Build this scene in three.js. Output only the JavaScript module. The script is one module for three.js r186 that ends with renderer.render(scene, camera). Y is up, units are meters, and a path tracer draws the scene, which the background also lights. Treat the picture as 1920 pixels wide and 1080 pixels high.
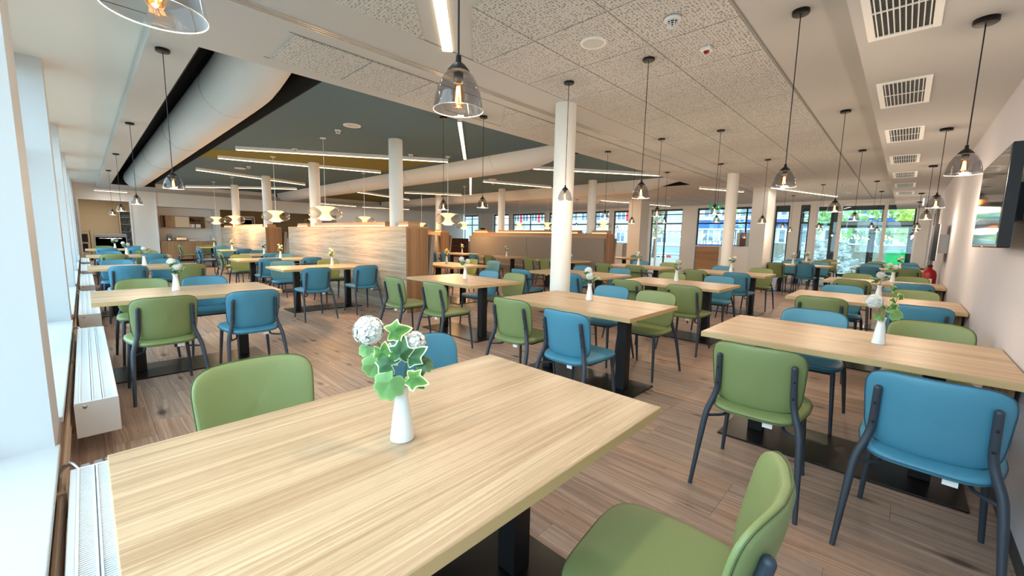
import * as THREE from 'three';
import { mergeGeometries } from 'three/addons/utils/BufferGeometryUtils.js';
import { RectAreaLightUniformsLib } from 'three/addons/lights/RectAreaLightUniformsLib.js';

// ---------------------------------------------------------------- camera, sky, exposure
const scene = new THREE.Scene();
const camera = new THREE.PerspectiveCamera(70.43, 16 / 9, 0.05, 300);
camera.position.set(0, 1.35, 0);
{
  const yaw = 0.80825, pitch = -0.124878, roll = 0.020772;
  const f = new THREE.Vector3(Math.sin(yaw) * Math.cos(pitch), Math.sin(pitch), -Math.cos(yaw) * Math.cos(pitch));
  const r0 = new THREE.Vector3(Math.cos(yaw), 0, Math.sin(yaw));
  const u0 = new THREE.Vector3().crossVectors(r0, f);
  const r = r0.clone().multiplyScalar(Math.cos(roll)).addScaledVector(u0, Math.sin(roll));
  const u = u0.clone().multiplyScalar(Math.cos(roll)).addScaledVector(r0, -Math.sin(roll));
  camera.quaternion.setFromRotationMatrix(new THREE.Matrix4().makeBasis(r, u, f.clone().negate()));
}
scene.background = new THREE.Color(0.63, 0.84, 1.0);
scene.backgroundIntensity = 3.4;
const renderer = new THREE.WebGLRenderer({ antialias: true });
renderer.toneMapping = THREE.LinearToneMapping;
renderer.toneMappingExposure = 1.9;
renderer.shadowMap.enabled = true;
renderer.shadowMap.type = THREE.PCFSoftShadowMap;
RectAreaLightUniformsLib.init();
const LAMP_POWER = 0.55;        // candela of one filament bulb
const STRIP_POWER = 9.5;       // radiance of the linear lights
const DONUT_POWER = 2.6;
const WARM = new THREE.Color(1.0, 0.80, 0.58), STRIP = new THREE.Color(1.0, 0.97, 0.97);

// ---------------------------------------------------------------- helpers
let seed0 = 7;
function rng(seed) { let a = seed >>> 0; return () => { a = (a + 0x6d2b79f5) | 0; let t = Math.imul(a ^ (a >>> 15), 1 | a); t = (t + Math.imul(t ^ (t >>> 7), 61 | t)) ^ t; return ((t ^ (t >>> 14)) >>> 0) / 4294967296; }; }
const V = (x, y, z) => new THREE.Vector3(x, y, z);
const counts = new Map();
function numbered(n) { const k = counts.get(n) || 0; counts.set(n, k + 1); return k ? n + '_' + String(k).padStart(3, '0') : n; }
function tag(o, label, category, group, kind) {
  o.userData = { ...o.userData };
  if (label) o.userData.label = label;
  if (category) o.userData.category = category;
  if (group) o.userData.group = group; else delete o.userData.group;
  if (kind) o.userData.kind = kind;
  return o;
}
function thing(name, label, category, pos = [0, 0, 0], turn = 0, group) {
  const o = new THREE.Group(); o.name = numbered(name); o.position.set(...pos); o.rotation.y = turn; scene.add(o);
  return tag(o, label, category, group);
}
function structure(name, label, category) { const o = new THREE.Group(); o.name = name; scene.add(o); return tag(o, label, category, null, 'structure'); }
function part(name, geo, mat, parent) {
  const m = new THREE.Mesh(Array.isArray(geo) ? mergeGeometries(geo) : geo, mat);
  m.name = name; m.castShadow = m.receiveShadow = true; parent.add(m); return m;
}
function group(name, parent) { const g = new THREE.Group(); g.name = name; parent.add(g); return g; }
function copyOf(o, pos, turn, label, grp, base) {
  const c = o.clone(); c.name = numbered(base || o.name.replace(/_\d{3}$/, '')); scene.add(c);
  c.position.set(...pos); c.rotation.y = turn; c.userData = { ...o.userData };
  return tag(c, label, null, grp);
}
// uv in metres by face normal
function metric(g, scale = 1, ox = 0, oy = 0, swap = false) {
  g = g.index ? g.toNonIndexed() : g; g.computeVertexNormals();
  const p = g.attributes.position, n = g.attributes.normal, uv = new Float32Array(p.count * 2);
  for (let i = 0; i < p.count; i++) {
    const ax = Math.abs(n.getX(i)), ay = Math.abs(n.getY(i)), az = Math.abs(n.getZ(i));
    let a, b;
    if (ay >= ax && ay >= az) { a = p.getX(i); b = p.getZ(i); } else if (ax >= az) { a = p.getZ(i); b = p.getY(i); } else { a = p.getX(i); b = p.getY(i); }
    if (swap) [a, b] = [b, a];
    uv[2 * i] = a * scale + ox; uv[2 * i + 1] = b * scale + oy;
  }
  g.setAttribute('uv', new THREE.BufferAttribute(uv, 2));
  return g;
}
function bx(x0, x1, y0, y1, z0, z1, swap) { return metric(new THREE.BoxGeometry(Math.abs(x1 - x0), Math.abs(y1 - y0), Math.abs(z1 - z0)).translate((x0 + x1) / 2, (y0 + y1) / 2, (z0 + z1) / 2), 1, 0, 0, swap); }
// box with chamfered long edges
function cbox(w, h, d, c = 0.003, swap) {
  const s = new THREE.Shape(); const a = w / 2 - c, b = d / 2 - c;
  s.moveTo(-a, -b); s.lineTo(a, -b); s.lineTo(a, b); s.lineTo(-a, b); s.closePath();
  const g = new THREE.ExtrudeGeometry(s, { depth: h - 2 * c, bevelEnabled: true, bevelSize: c, bevelThickness: c, bevelSegments: 2, curveSegments: 4 });
  g.rotateX(-Math.PI / 2).translate(0, -h / 2 + c, 0);
  return metric(g, 1, 0, 0, swap);
}
const cb = (x0, x1, y0, y1, z0, z1, c, swap) => cbox(x1 - x0, y1 - y0, z1 - z0, c, swap).translate((x0 + x1) / 2, (y0 + y1) / 2, (z0 + z1) / 2);
function flat(g) { return g.index ? g.toNonIndexed() : g; }
function clean(g) { const o = flat(g); for (const k of Object.keys(o.attributes)) if (!['position', 'normal', 'uv'].includes(k)) o.deleteAttribute(k); return o; }
function tube(points, r, seg = 24, rad = 8, closed = false) {          // r: number or list along the path
  const c = points.isCurve ? points : new THREE.CatmullRomCurve3(points.map((p) => V(...p)), closed, 'catmullrom', 0.4);
  const g = new THREE.TubeGeometry(c, seg, 1, rad, closed), p = g.attributes.position, R = (t) => { if (!Array.isArray(r)) return r; const k = t * (r.length - 1), i = Math.min(r.length - 2, Math.floor(k)); return r[i] + (r[i + 1] - r[i]) * (k - i); };
  const q = new THREE.Vector3();
  for (let i = 0; i <= seg; i++) { const ctr = c.getPointAt(i / seg); for (let j = 0; j <= rad; j++) { const k = i * (rad + 1) + j; q.fromBufferAttribute(p, k).sub(ctr).multiplyScalar(R(i / seg)).add(ctr); p.setXYZ(k, q.x, q.y, q.z); } }
  g.computeVertexNormals();
  if (closed) return flat(g);
  const ends = [0, 1].map((t) => { const s = new THREE.SphereGeometry(R(t) * 0.999, rad, 6); const e = c.getPointAt(t); return s.translate(e.x, e.y, e.z); });
  return mergeGeometries([g, ...ends].map(flat));
}
const lathe = (pts, n = 32) => new THREE.LatheGeometry(pts.map((p) => new THREE.Vector2(...p)), n);
const spow = (v, e) => Math.sign(v) * Math.pow(Math.abs(v), e);
function superell(a, b, c, e1, e2, nu = 48, nv = 20) {                // closed superellipsoid: a along x, b along y (thickness), c along z
  const pos = [], uv = [], idx = [];
  for (let j = 0; j <= nv; j++) { const v = -Math.PI / 2 + (Math.PI * j) / nv; for (let i = 0; i < nu; i++) { const u = (2 * Math.PI * i) / nu; const cv = spow(Math.cos(v), e1); pos.push(a * cv * spow(Math.cos(u), e2), b * spow(Math.sin(v), e1), c * cv * spow(Math.sin(u), e2)); uv.push(a * cv * spow(Math.cos(u), e2), c * cv * spow(Math.sin(u), e2)); } }
  for (let j = 0; j < nv; j++) for (let i = 0; i < nu; i++) { const A = j * nu + i, B = j * nu + (i + 1) % nu, C = A + nu, D = B + nu; idx.push(A, C, B, B, C, D); }
  const g = new THREE.BufferGeometry();
  g.setAttribute('position', new THREE.Float32BufferAttribute(pos, 3)); g.setAttribute('uv', new THREE.Float32BufferAttribute(uv, 2)); g.setIndex(idx); g.computeVertexNormals();
  return g;
}
function warp(g, f) { const p = g.attributes.position, v = new THREE.Vector3(); for (let i = 0; i < p.count; i++) { v.fromBufferAttribute(p, i); f(v); p.setXYZ(i, v.x, v.y, v.z); } g.computeVertexNormals(); return g; }
// horizontal polygon [[x, z], ...] extruded between y0 and y1
function slab(poly, y0, y1) {
  const s = new THREE.Shape(poly.map(([x, z]) => new THREE.Vector2(x, -z)));
  return metric(new THREE.ExtrudeGeometry(s, { depth: y1 - y0, bevelEnabled: false }).rotateX(-Math.PI / 2).translate(0, y0, 0));
}
function clip(poly, a, b, c) {                                        // keep a*x + b*z <= c
  const out = [];
  for (let i = 0; i < poly.length; i++) { const P = poly[i], Q = poly[(i + 1) % poly.length], p = a * P[0] + b * P[1] - c, q = a * Q[0] + b * Q[1] - c; if (p <= 0) out.push(P); if (p * q < 0) { const t = p / (p - q); out.push([P[0] + (Q[0] - P[0]) * t, P[1] + (Q[1] - P[1]) * t]); } }
  return out;
}

// ---------------------------------------------------------------- textures
function hash(x, y, s) { let h = Math.imul(x, 374761393) + Math.imul(y, 668265263) + Math.imul(s, 1274126177); h = Math.imul(h ^ (h >>> 13), 1274126177); return ((h ^ (h >>> 16)) >>> 0) / 4294967296; }
function vnoise(x, y, px, py, s) {                                    // tiling value noise
  const xi = Math.floor(x), yi = Math.floor(y), fx = x - xi, fy = y - yi, m = (a, n) => ((a % n) + n) % n, sm = (t) => t * t * (3 - 2 * t);
  const a = hash(m(xi, px), m(yi, py), s), b = hash(m(xi + 1, px), m(yi, py), s), c = hash(m(xi, px), m(yi + 1, py), s), d = hash(m(xi + 1, px), m(yi + 1, py), s), u = sm(fx), v = sm(fy);
  return (a + (b - a) * u) * (1 - v) + (c + (d - c) * u) * v;
}
function tex(w, h, f, srgb = true, metres = [1, 1]) {
  const d = new Uint8Array(w * h * 4);
  for (let y = 0; y < h; y++) for (let x = 0; x < w; x++) { const c = f(x / w, y / h, x, y), o = (y * w + x) * 4; d[o] = Math.max(0, Math.min(255, c[0])); d[o + 1] = Math.max(0, Math.min(255, c[1])); d[o + 2] = Math.max(0, Math.min(255, c[2])); d[o + 3] = 255; }
  const t = new THREE.DataTexture(d, w, h, THREE.RGBAFormat); t.wrapS = t.wrapT = THREE.RepeatWrapping; t.magFilter = THREE.LinearFilter; t.minFilter = THREE.LinearMipmapLinearFilter; t.generateMipmaps = true;
  if (srgb) t.colorSpace = THREE.SRGBColorSpace;
  t.repeat.set(1 / metres[0], 1 / metres[1]); t.needsUpdate = true; return t;
}
const mix = (a, b, t) => a.map((v, i) => v + (b[i] - v) * t);
// wood: grain along u; staves across v
function woodTex(w, h, s, light, dark, o = {}) {
  const { staves = 0, fine = 90, streak = 0.5, knots = 0.3, jointLine = 0 } = o;
  const off = [], tone = []; for (let i = 0; i < Math.max(1, staves); i++) { off.push(hash(i, 3, s) * 10); tone.push(hash(i, 9, s)); }
  return (u, v) => {
    const k = staves ? Math.floor(v * staves) : 0, du = u + off[k] * 0.37;
    const wob = vnoise(du * 4, v * 6, 4, 6, s + 1) * 0.05 * knots;
    const a = vnoise(du * 3, (v + wob) * fine, 3, fine, s + 2), b = vnoise(du * 10, (v + wob) * fine * 2.5, 10, Math.round(fine * 2.5), s + 3), c = vnoise(du * 2, (v + wob) * 14, 2, 14, s + 4);
    let t = 0.35 * a + 0.25 * b + 0.4 * c; t = Math.pow(t, 1.2) * (0.6 + streak);
    if (staves) t += (tone[k] - 0.5) * (o.tone || 0.28);
    let col = mix(light, dark, Math.max(0, Math.min(1, t)));
    if (o.lines) { const q = vnoise(du * 2.5, (v + wob) * fine * 2.2, 5, Math.round(fine * 2.2), s + 6); const k2 = Math.max(0, Math.min(1, (q - 0.55) / 0.3)); col = mix(col, dark, k2 * k2 * o.lines); const q2 = vnoise(du * 6, (v + wob) * fine * 3.1, 6, Math.round(fine * 3.1), s + 7); if (q2 < 0.22) col = mix(col, light.map((x) => Math.min(255, x * 1.06)), o.lines); }
    if (o.knotSpots) for (let i = 0; i < o.knotSpots; i++) { const kx = u - hash(i, 1, s + 9), ky = v - hash(i, 2, s + 9), e = Math.exp(-((kx / 0.016) ** 2 + (ky / 0.03) ** 2)), e2 = Math.exp(-((kx / 0.05) ** 2 + (ky / 0.012) ** 2)); col = mix(col, dark.map((x) => x * 0.62), Math.min(0.8, 0.7 * e + 0.4 * e2)); }
    const pore = vnoise(du * 40, v * fine * 4, 40, fine * 4, s + 5); if (pore > 0.86) col = col.map((x) => x * 0.93);
    if (jointLine && staves) { const e = Math.abs((v * staves) % 1 - 0.5); if (e > 0.485) col = mix(col, [240, 214, 170], jointLine); }
    return col;
  };
}
const T = {
  oak: tex(2048, 1024, woodTex(1024, 512, 11, [224, 204, 176], [172, 146, 116], { staves: 8, fine: 90, lines: 0.38, jointLine: 0.3, streak: 0.6, tone: 0.16 }), true, [2.4, 0.9]),
  floor: tex(2048, 512, woodTex(1024, 512, 23, [218, 190, 170], [138, 110, 94], { fine: 28, streak: 0.4, knots: 1.8, lines: 0.4, knotSpots: 9 }), true, [2.6, 0.7]),
  panel: tex(2048, 512, woodTex(1024, 512, 37, [202, 187, 166], [126, 108, 90], { fine: 34, streak: 0.55, knots: 0.35, lines: 0.3 }), true, [2.4, 0.8]),
  endgrain: tex(1024, 512, woodTex(1024, 512, 41, [178, 136, 98], [112, 76, 48], { staves: 5, fine: 60, streak: 0.5 }), true, [2.4, 0.5]),
  counter: tex(1024, 512, woodTex(1024, 512, 53, [198, 160, 120], [132, 94, 62], { staves: 6, fine: 60, streak: 0.5 }), true, [2.4, 0.7]),
};
// perforated ceiling board: dark fleece shows through irregular round holes; one 0.6 m board per repeat
function perf(size, n, s) {
  const R = rng(s), holes = [];
  for (let i = 0; i < n; i++) for (let j = 0; j < n; j++) { const r = [0.0035, 0.005, 0.0072][Math.floor(R() * 3)] / 0.6; holes.push([(i + 0.5 + (R() - 0.5) * 0.55) / n, (j + 0.5 + (R() - 0.5) * 0.55) / n, r]); }
  const g = new Float32Array(size * size).fill(1);
  for (const [x, y, r] of holes) { const a = Math.ceil(r * size) + 1, cx = Math.floor(x * size), cy = Math.floor(y * size); for (let dy = -a; dy <= a; dy++) for (let dx = -a; dx <= a; dx++) { const X = cx + dx, Y = cy + dy; if (X < 0 || Y < 0 || X >= size || Y >= size) continue; const d = Math.hypot((X + 0.5) / size - x, (Y + 0.5) / size - y); const t = Math.max(0, Math.min(1, (d - r) * size * 0.7 + 0.5)); g[Y * size + X] = Math.min(g[Y * size + X], t); } }
  return g;
}
const PF = perf(512, 27, 5);
T.perf = tex(512, 512, (u, v, x, y) => { const g = PF[y * 512 + x]; return mix([148, 148, 147], [206, 206, 204], g); }, true, [0.625, 0.625]);
T.perfBump = tex(512, 512, (u, v, x, y) => { const g = PF[y * 512 + x] * 255; return [g, g, g]; }, false, [0.625, 0.625]);
T.plaster = tex(512, 512, (u, v) => { const n = 0.5 * vnoise(u * 90, v * 90, 90, 90, 2) + 0.5 * vnoise(u * 200, v * 200, 200, 200, 3); return [n * 255, n * 255, n * 255]; }, false, [1, 1]);
T.leather = tex(512, 512, (u, v) => { const n = 0.6 * vnoise(u * 120, v * 120, 120, 120, 4) + 0.4 * vnoise(u * 240, v * 240, 240, 240, 5); return [n * 255, n * 255, n * 255]; }, false, [0.25, 0.25]);
T.felt = tex(512, 512, (u, v) => { const n = 0.5 * vnoise(u * 160, v * 160, 160, 160, 6) + 0.5 * vnoise(u * 60, v * 60, 60, 60, 7), k = 118 + n * 34; return [k + 8, k - 4, k - 16]; }, true, [0.5, 0.5]);
T.gravel = tex(512, 512, (u, v) => { const n = 0.5 * vnoise(u * 30, v * 30, 30, 30, 8) + 0.5 * vnoise(u * 120, v * 120, 120, 120, 9), k = 120 + n * 70; return [k, k * 0.97, k * 0.9]; }, true, [3, 3]);

const S = (o) => new THREE.MeshStandardMaterial(o), P = (o) => new THREE.MeshPhysicalMaterial(o);
const rot90 = (t) => { const c = t.clone(); c.rotation = Math.PI / 2; c.needsUpdate = true; return c; };
const M = {
  white: S({ color: 0xe6e3dd, roughness: 0.85, bumpMap: T.plaster, bumpScale: 0.0006 }),
  ceiling: S({ color: 0xc4c4c3, roughness: 0.9, bumpMap: T.plaster, bumpScale: 0.0004 }),
  wall: S({ color: 0xc8c5cb, roughness: 0.9, bumpMap: T.plaster, bumpScale: 0.0015 }),
  reveal: S({ color: 0xc9cdd1, roughness: 0.7 }),
  tile: S({ map: T.perf, bumpMap: T.perfBump, bumpScale: 0.004, roughness: 0.9 }),
  gap: S({ color: 0x8c8a86, roughness: 0.9 }),
  blue: S({ color: 0x55727f, roughness: 0.85 }),
  olive: S({ color: 0x7c7429, roughness: 0.85 }),
  void: S({ color: 0x0d0d0f, roughness: 0.95 }),
  duct: S({ color: 0xdcdedf, roughness: 0.75 }),
  seam: S({ color: 0x6d7072, roughness: 0.8 }),
  oak: S({ map: T.oak, roughness: 0.42, color: 0xf0e9e2 }),
  oakEdge: S({ color: 0xc8a878, roughness: 0.5 }),
  panel: S({ map: T.panel, roughness: 0.55 }),
  panelV: S({ map: rot90(T.endgrain), roughness: 0.55 }),
  panelEnd: S({ map: T.endgrain, roughness: 0.55 }),
  counter: S({ map: rot90(T.counter), roughness: 0.5 }),
  counterH: S({ map: T.counter, roughness: 0.5 }),
  black: S({ color: 0x17171a, roughness: 0.45, metalness: 0.3 }),
  plate: S({ color: 0x1c1a19, roughness: 0.28, metalness: 0.5 }),
  leg: S({ color: 0x3a424d, roughness: 0.5, metalness: 0.25 }),
  green: P({ color: 0x7c8a58, roughness: 0.48, bumpMap: T.leather, bumpScale: 0.0003, sheen: 0.2 }),
  blueV: P({ color: 0x46869f, roughness: 0.48, bumpMap: T.leather, bumpScale: 0.0003, sheen: 0.2 }),
  greenSeam: S({ color: 0x4c5a32, roughness: 0.6 }),
  blueSeam: S({ color: 0x215069, roughness: 0.6 }),
  tagW: S({ color: 0xe8e8ea, roughness: 0.6 }),
  porcelain: P({ color: 0xe0e3e3, roughness: 0.16, clearcoat: 0.6, clearcoatRoughness: 0.08 }),
  felt: S({ map: T.felt, roughness: 0.95 }),
  feltD: S({ color: 0x77706a, roughness: 0.95 }),
  enamel: S({ color: 0xe9ebec, roughness: 0.35 }),
  enamelD: S({ color: 0xb9c0c8, roughness: 0.5 }),
  copper: S({ color: 0xbfa68e, roughness: 0.5, metalness: 0.1 }),
  chrome: S({ color: 0xc9cacc, roughness: 0.2, metalness: 0.95 }),
  steel: S({ color: 0x9ba0a4, roughness: 0.35, metalness: 0.7 }),
  anthracite: S({ color: 0x3a3f44, roughness: 0.5, metalness: 0.2 }),
  glassSmoke: P({ color: 0xcfd0d4, roughness: 0.02, transmission: 1, thickness: 0, ior: 1.5, specularIntensity: 1 }),
  glassClear: P({ color: 0xf6f3ee, roughness: 0.02, transmission: 1, thickness: 0, ior: 1.5 }),
  pane: P({ color: 0xf4fbfb, roughness: 0.0, transmission: 1, thickness: 0, ior: 1.45 }),
  rim: S({ color: 0x8b8988, roughness: 0.3, metalness: 0.4 }),
  filament: S({ color: 0xffc37a, emissive: 0xffb060, emissiveIntensity: 14, roughness: 0.6 }),
  bulbGlass: P({ color: 0xffe2b8, emissive: 0xffc27a, emissiveIntensity: 0.8, roughness: 0.02, transmission: 1, thickness: 0, ior: 1.4 }),
  strip: S({ color: 0xfff3dc, emissive: 0xffdfae, emissiveIntensity: 3.2, roughness: 0.6 }),
  stripWarm: S({ color: 0xffe0bc, emissive: 0xffa860, emissiveIntensity: 2.2, roughness: 0.6 }),
  donutShade: P({ color: 0xfff1d8, emissive: 0xffca80, emissiveIntensity: 1.1, roughness: 0.6 }),
  petal: S({ color: 0xd6dad6, roughness: 0.7, side: THREE.DoubleSide }),
  petalCore: S({ color: 0xa3ad92, roughness: 0.8 }),
  petalY: S({ color: 0xf2e2ac, roughness: 0.7, side: THREE.DoubleSide }),
  leafV: P({ vertexColors: true, roughness: 0.6, side: THREE.DoubleSide }),
  stem: S({ color: 0x4c6b30, roughness: 0.7 }),
  screen: S({ color: 0x0a0b0d, roughness: 0.06 }),
  matScreen: S({ color: 0x0c0c0e, roughness: 0.6 }),
  red: S({ color: 0xa5161b, roughness: 0.35 }),
};

// ================================================================ THE SETTING
const XR = 18.5, ZR = 0.48, ZF = -22.5, XW = -0.16, DIAG = [0.66, -0.75];
// ---------------------------------------------------------------- floor: vinyl planks running along z
{
  const floor = structure('floor', 'brown wood-effect plank floor of the dining hall', 'floor');
  part('subfloor', bx(-0.5, 21.4, -0.2, -0.008, ZF - 4.2, ZR + 0.12), S({ color: 0x3a2c24, roughness: 0.9 }), floor);
  const W = 0.2, L = 1.25, R = rng(99), near = [], far = [];
  const tones = [[1.0, 1.0, 1.0], [1.1, 1.08, 1.05], [0.88, 0.88, 0.9], [1.04, 0.98, 0.93], [0.95, 0.97, 1.0]];
  const mats = tones.map((t) => S({ map: T.floor, roughness: 0.46, color: new THREE.Color(...t.map((v) => v * 0.95)) }));
  const geos = []; for (let i = 0; i < 8; i++) geos.push(metric(new THREE.BoxGeometry(W - 0.0012, 0.008, L - 0.0012).translate(0, -0.004, 0), 1, R() * 2.6, R() * 0.7, true));
  for (let i = 0; i < 108; i++) {
    const x = XW + 0.02 + W * (i + 0.5) - 0.02; if (x > 21.3) break;
    const st = R() * L;
    for (let j = -1; j < 23; j++) {
      const z = ZR - st - L * (j + 0.5) + L; if (z - L / 2 > ZR || z < ZF - 4) continue;
      const v = V(x, -1.35, z), f = x * 0.72 - z * 0.69, side = Math.abs(x * 0.69 + z * 0.72), k = [Math.floor(R() * 8), Math.floor(R() * 5), x, z];
      (f > 0.3 && side < f * 1.35 && z + L / 2 < ZR ? near : far).push([f * f + side * side, ...k]);
    }
  }
  near.sort((a, b) => a[0] - b[0]);
  near.splice(300).forEach((p) => far.push(p));
  near.forEach(([, g, m, x, z]) => { part('plank', geos[g], mats[m], floor).position.set(x, 0, z); });
  const merged = far.map(([, g, m, x, z]) => {
    const q = geos[g].clone().translate(x, 0, z), c = new Float32Array(q.attributes.position.count * 3); for (let i = 0; i < c.length; i++) c[i] = tones[m][i % 3] * 0.95; q.setAttribute('color', new THREE.BufferAttribute(c, 3));
    return q;
  });
  part('plank_field', merged, S({ map: T.floor, roughness: 0.46, vertexColors: true }), floor).userData.kind = 'stuff';
}
// ---------------------------------------------------------------- ceiling
{
  const c = structure('ceiling', 'white panelled ceiling with perforated boards, blue-grey coffers and round ducts', 'ceiling');
  const H = 2.86, Tk = 0.25;
  part('roof_slab', bx(-0.6, 21.4, 3.7, 3.9, ZF - 4.2, ZR + 0.12), M.white, c);
  part('gallery_panel', bx(0.47, XR + 0.3, H, H + Tk, -4.4, -0.33), M.ceiling, c);
  part('soffit_panel', bx(0.47, XR + 0.3, 2.53, 3.7, -0.33, ZR), M.ceiling, c);
  part('bay_panel', bx(-0.5, 0.47, 3.0, 3.2, ZF, ZR), M.white, c);
  part('border_panel', bx(0.47, 0.78, H, H + Tk, -20, -4.4), M.ceiling, c);
  part('end_panel', bx(0.47, 11.6, H, H + Tk, ZF, -20), M.ceiling, c);
  part('gallery_panel', bx(11.6, XR + 0.3, H, H + Tk, ZF, -4.4), M.ceiling, c);
  part('vestibule_panel', bx(XR + 0.3, 21.3, H, H + Tk, -4.4, ZR), M.ceiling, c);
  part('coffer_board', bx(1.95, 5.93, 3.0, 3.2, -20, -4.4), M.blue, c);
  part('coffer_board', bx(6.87, 10.83, 3.0, 3.2, -20, -4.4), M.blue, c);
  part('painted_band', slab([[1.95, -10.33], [5.7, -7.82], [5.7, -10.56], [1.95, -11.73]], 2.994, 2.9995), M.olive, c);
  part('painted_band', slab([[6.87, -15.5], [10.6, -17.1], [10.6, -19.95], [6.87, -19.95]], 2.994, 2.9995), M.olive, c);
  for (const [a, b, ya, yb] of [[0.78, 1.95, 2.862, 3.002], [5.93, 6.87, 3.002, 3.002], [10.83, 11.6, 3.002, 2.862]]) part('duct_recess', [bx(a, b, 3.6, 3.69, -20, -4.4), bx(a, a + 0.012, ya, 3.6, -20, -4.4), bx(b - 0.012, b, yb, 3.6, -20, -4.4), bx(a, b, 2.87, 3.6, -4.42, -4.402), bx(a, b, 2.87, 3.6, -19.998, -19.98)], M.void, c);
  // perforated boards, 0.635 m grid, cut along the diagonal light band
  const board = (x0, x1, z0, z1, cuts = []) => { let p = [[x0, z0], [x1, z0], [x1, z1], [x0, z1]]; for (const q of cuts) p = clip(p, ...q); return p.length > 2 ? slab(p, H - 0.008, H) : null; };
  const g = 0.006, nx = 0.75, nz = 0.66;                    // normal of the diagonal
  const dv = (x, z) => nx * x + nz * z, right = dv(1.85, -2.18), left = dv(1.6, -2.46), right2 = dv(3.55, -3.56), left2 = dv(2.57, -3.53);
  const fields = [];
  for (let i = 0; i < 15; i++) for (let j = 0; j < 3; j++) { const x0 = 1.895 + 0.635 * i, z1 = -0.955 - 0.635 * j; const b = board(x0 + g, x0 + 0.635 - g, z1 - 0.635 + g, z1 - g, [[-nx, -nz, -right]]); if (b) fields.push(b); }
  for (let i = 0; i < 3; i++) for (let j = 0; j < 3; j++) { const x0 = 0.62 + 0.635 * i, z1 = -0.955 - 0.635 * j; const b = board(x0 + g, x0 + 0.635 - g, z1 - 0.635 + g, z1 - g, [[nx, nz, left]]); if (b) fields.push(b); }
  for (let i = 0; i < 16; i++) { const x0 = 1.24 + 0.635 * i; for (const q of [[nx, nz, left2], [-nx, -nz, -right2]]) { const b = board(x0 + g, x0 + 0.635 - g, -4.18, -3.55, [q]); if (b) fields.push(b); } }
  for (const b of fields) part('perforated_board', b, M.tile, c);
  const rest = [];
  for (let i = 0; i < 10; i++) { const x0 = 11.42 + 0.635 * i; for (let j = 0; j < 3; j++) { const z1 = -0.955 - 0.635 * j; rest.push(board(x0 + g, x0 + 0.63, z1 - 0.63, z1)); } rest.push(board(x0 + g, x0 + 0.63, -4.18, -3.55)); }
  for (let i = 0; i < 9; i++) for (let j = 0; j < 26; j++) { const x0 = 12.3 + 0.65 * i, z1 = -4.7 - 0.66 * j; rest.push(board(x0 + g, x0 + 0.63, z1 - 0.63, z1)); }
  part('board_field', rest, M.tile, c).userData.kind = 'stuff';
  // flat borders round the board fields
  part('shadow_joint', [bx(1.9, XR, H - 0.003, H, -2.875, -2.862), bx(1.9, XR, H - 0.003, H, -0.952, -0.94), bx(1.2, XR, H - 0.003, H, -3.545, -3.535), bx(1.2, XR, H - 0.003, H, -4.195, -4.185), bx(-0.5, 0.47, 2.997, 3.0, -4.41, -4.4)], M.gap, c);
}
// round ducts hung in the recesses
for (const [i, x] of [1.44, 6.3, 11.2].entries()) {
  const d = thing('air_duct', ['fat white round duct nearest the windows, in a black slot', 'white round duct between the two blue-grey ceiling fields', 'white round duct beyond the second blue-grey ceiling field'][i], 'duct', [x, i ? 3.06 : 3.13, -4.5]);
  part('duct_body', tube([[0, 0.24, 0.04], [0, 0.2, -0.3], [0, 0.06, -0.9], [0, 0, -1.6], [0, 0, -6], [0, 0, -11], [0, 0, -15.4]], i ? 0.37 : 0.33, 60, 40), M.duct, d);
  for (const z of [1.9, 5.2, 8.6, 12.0]) part('seam_ring', new THREE.TorusGeometry(i ? 0.37 : 0.33, 0.003, 6, 48).translate(0, 0, -z), M.seam, d);
}
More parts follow.
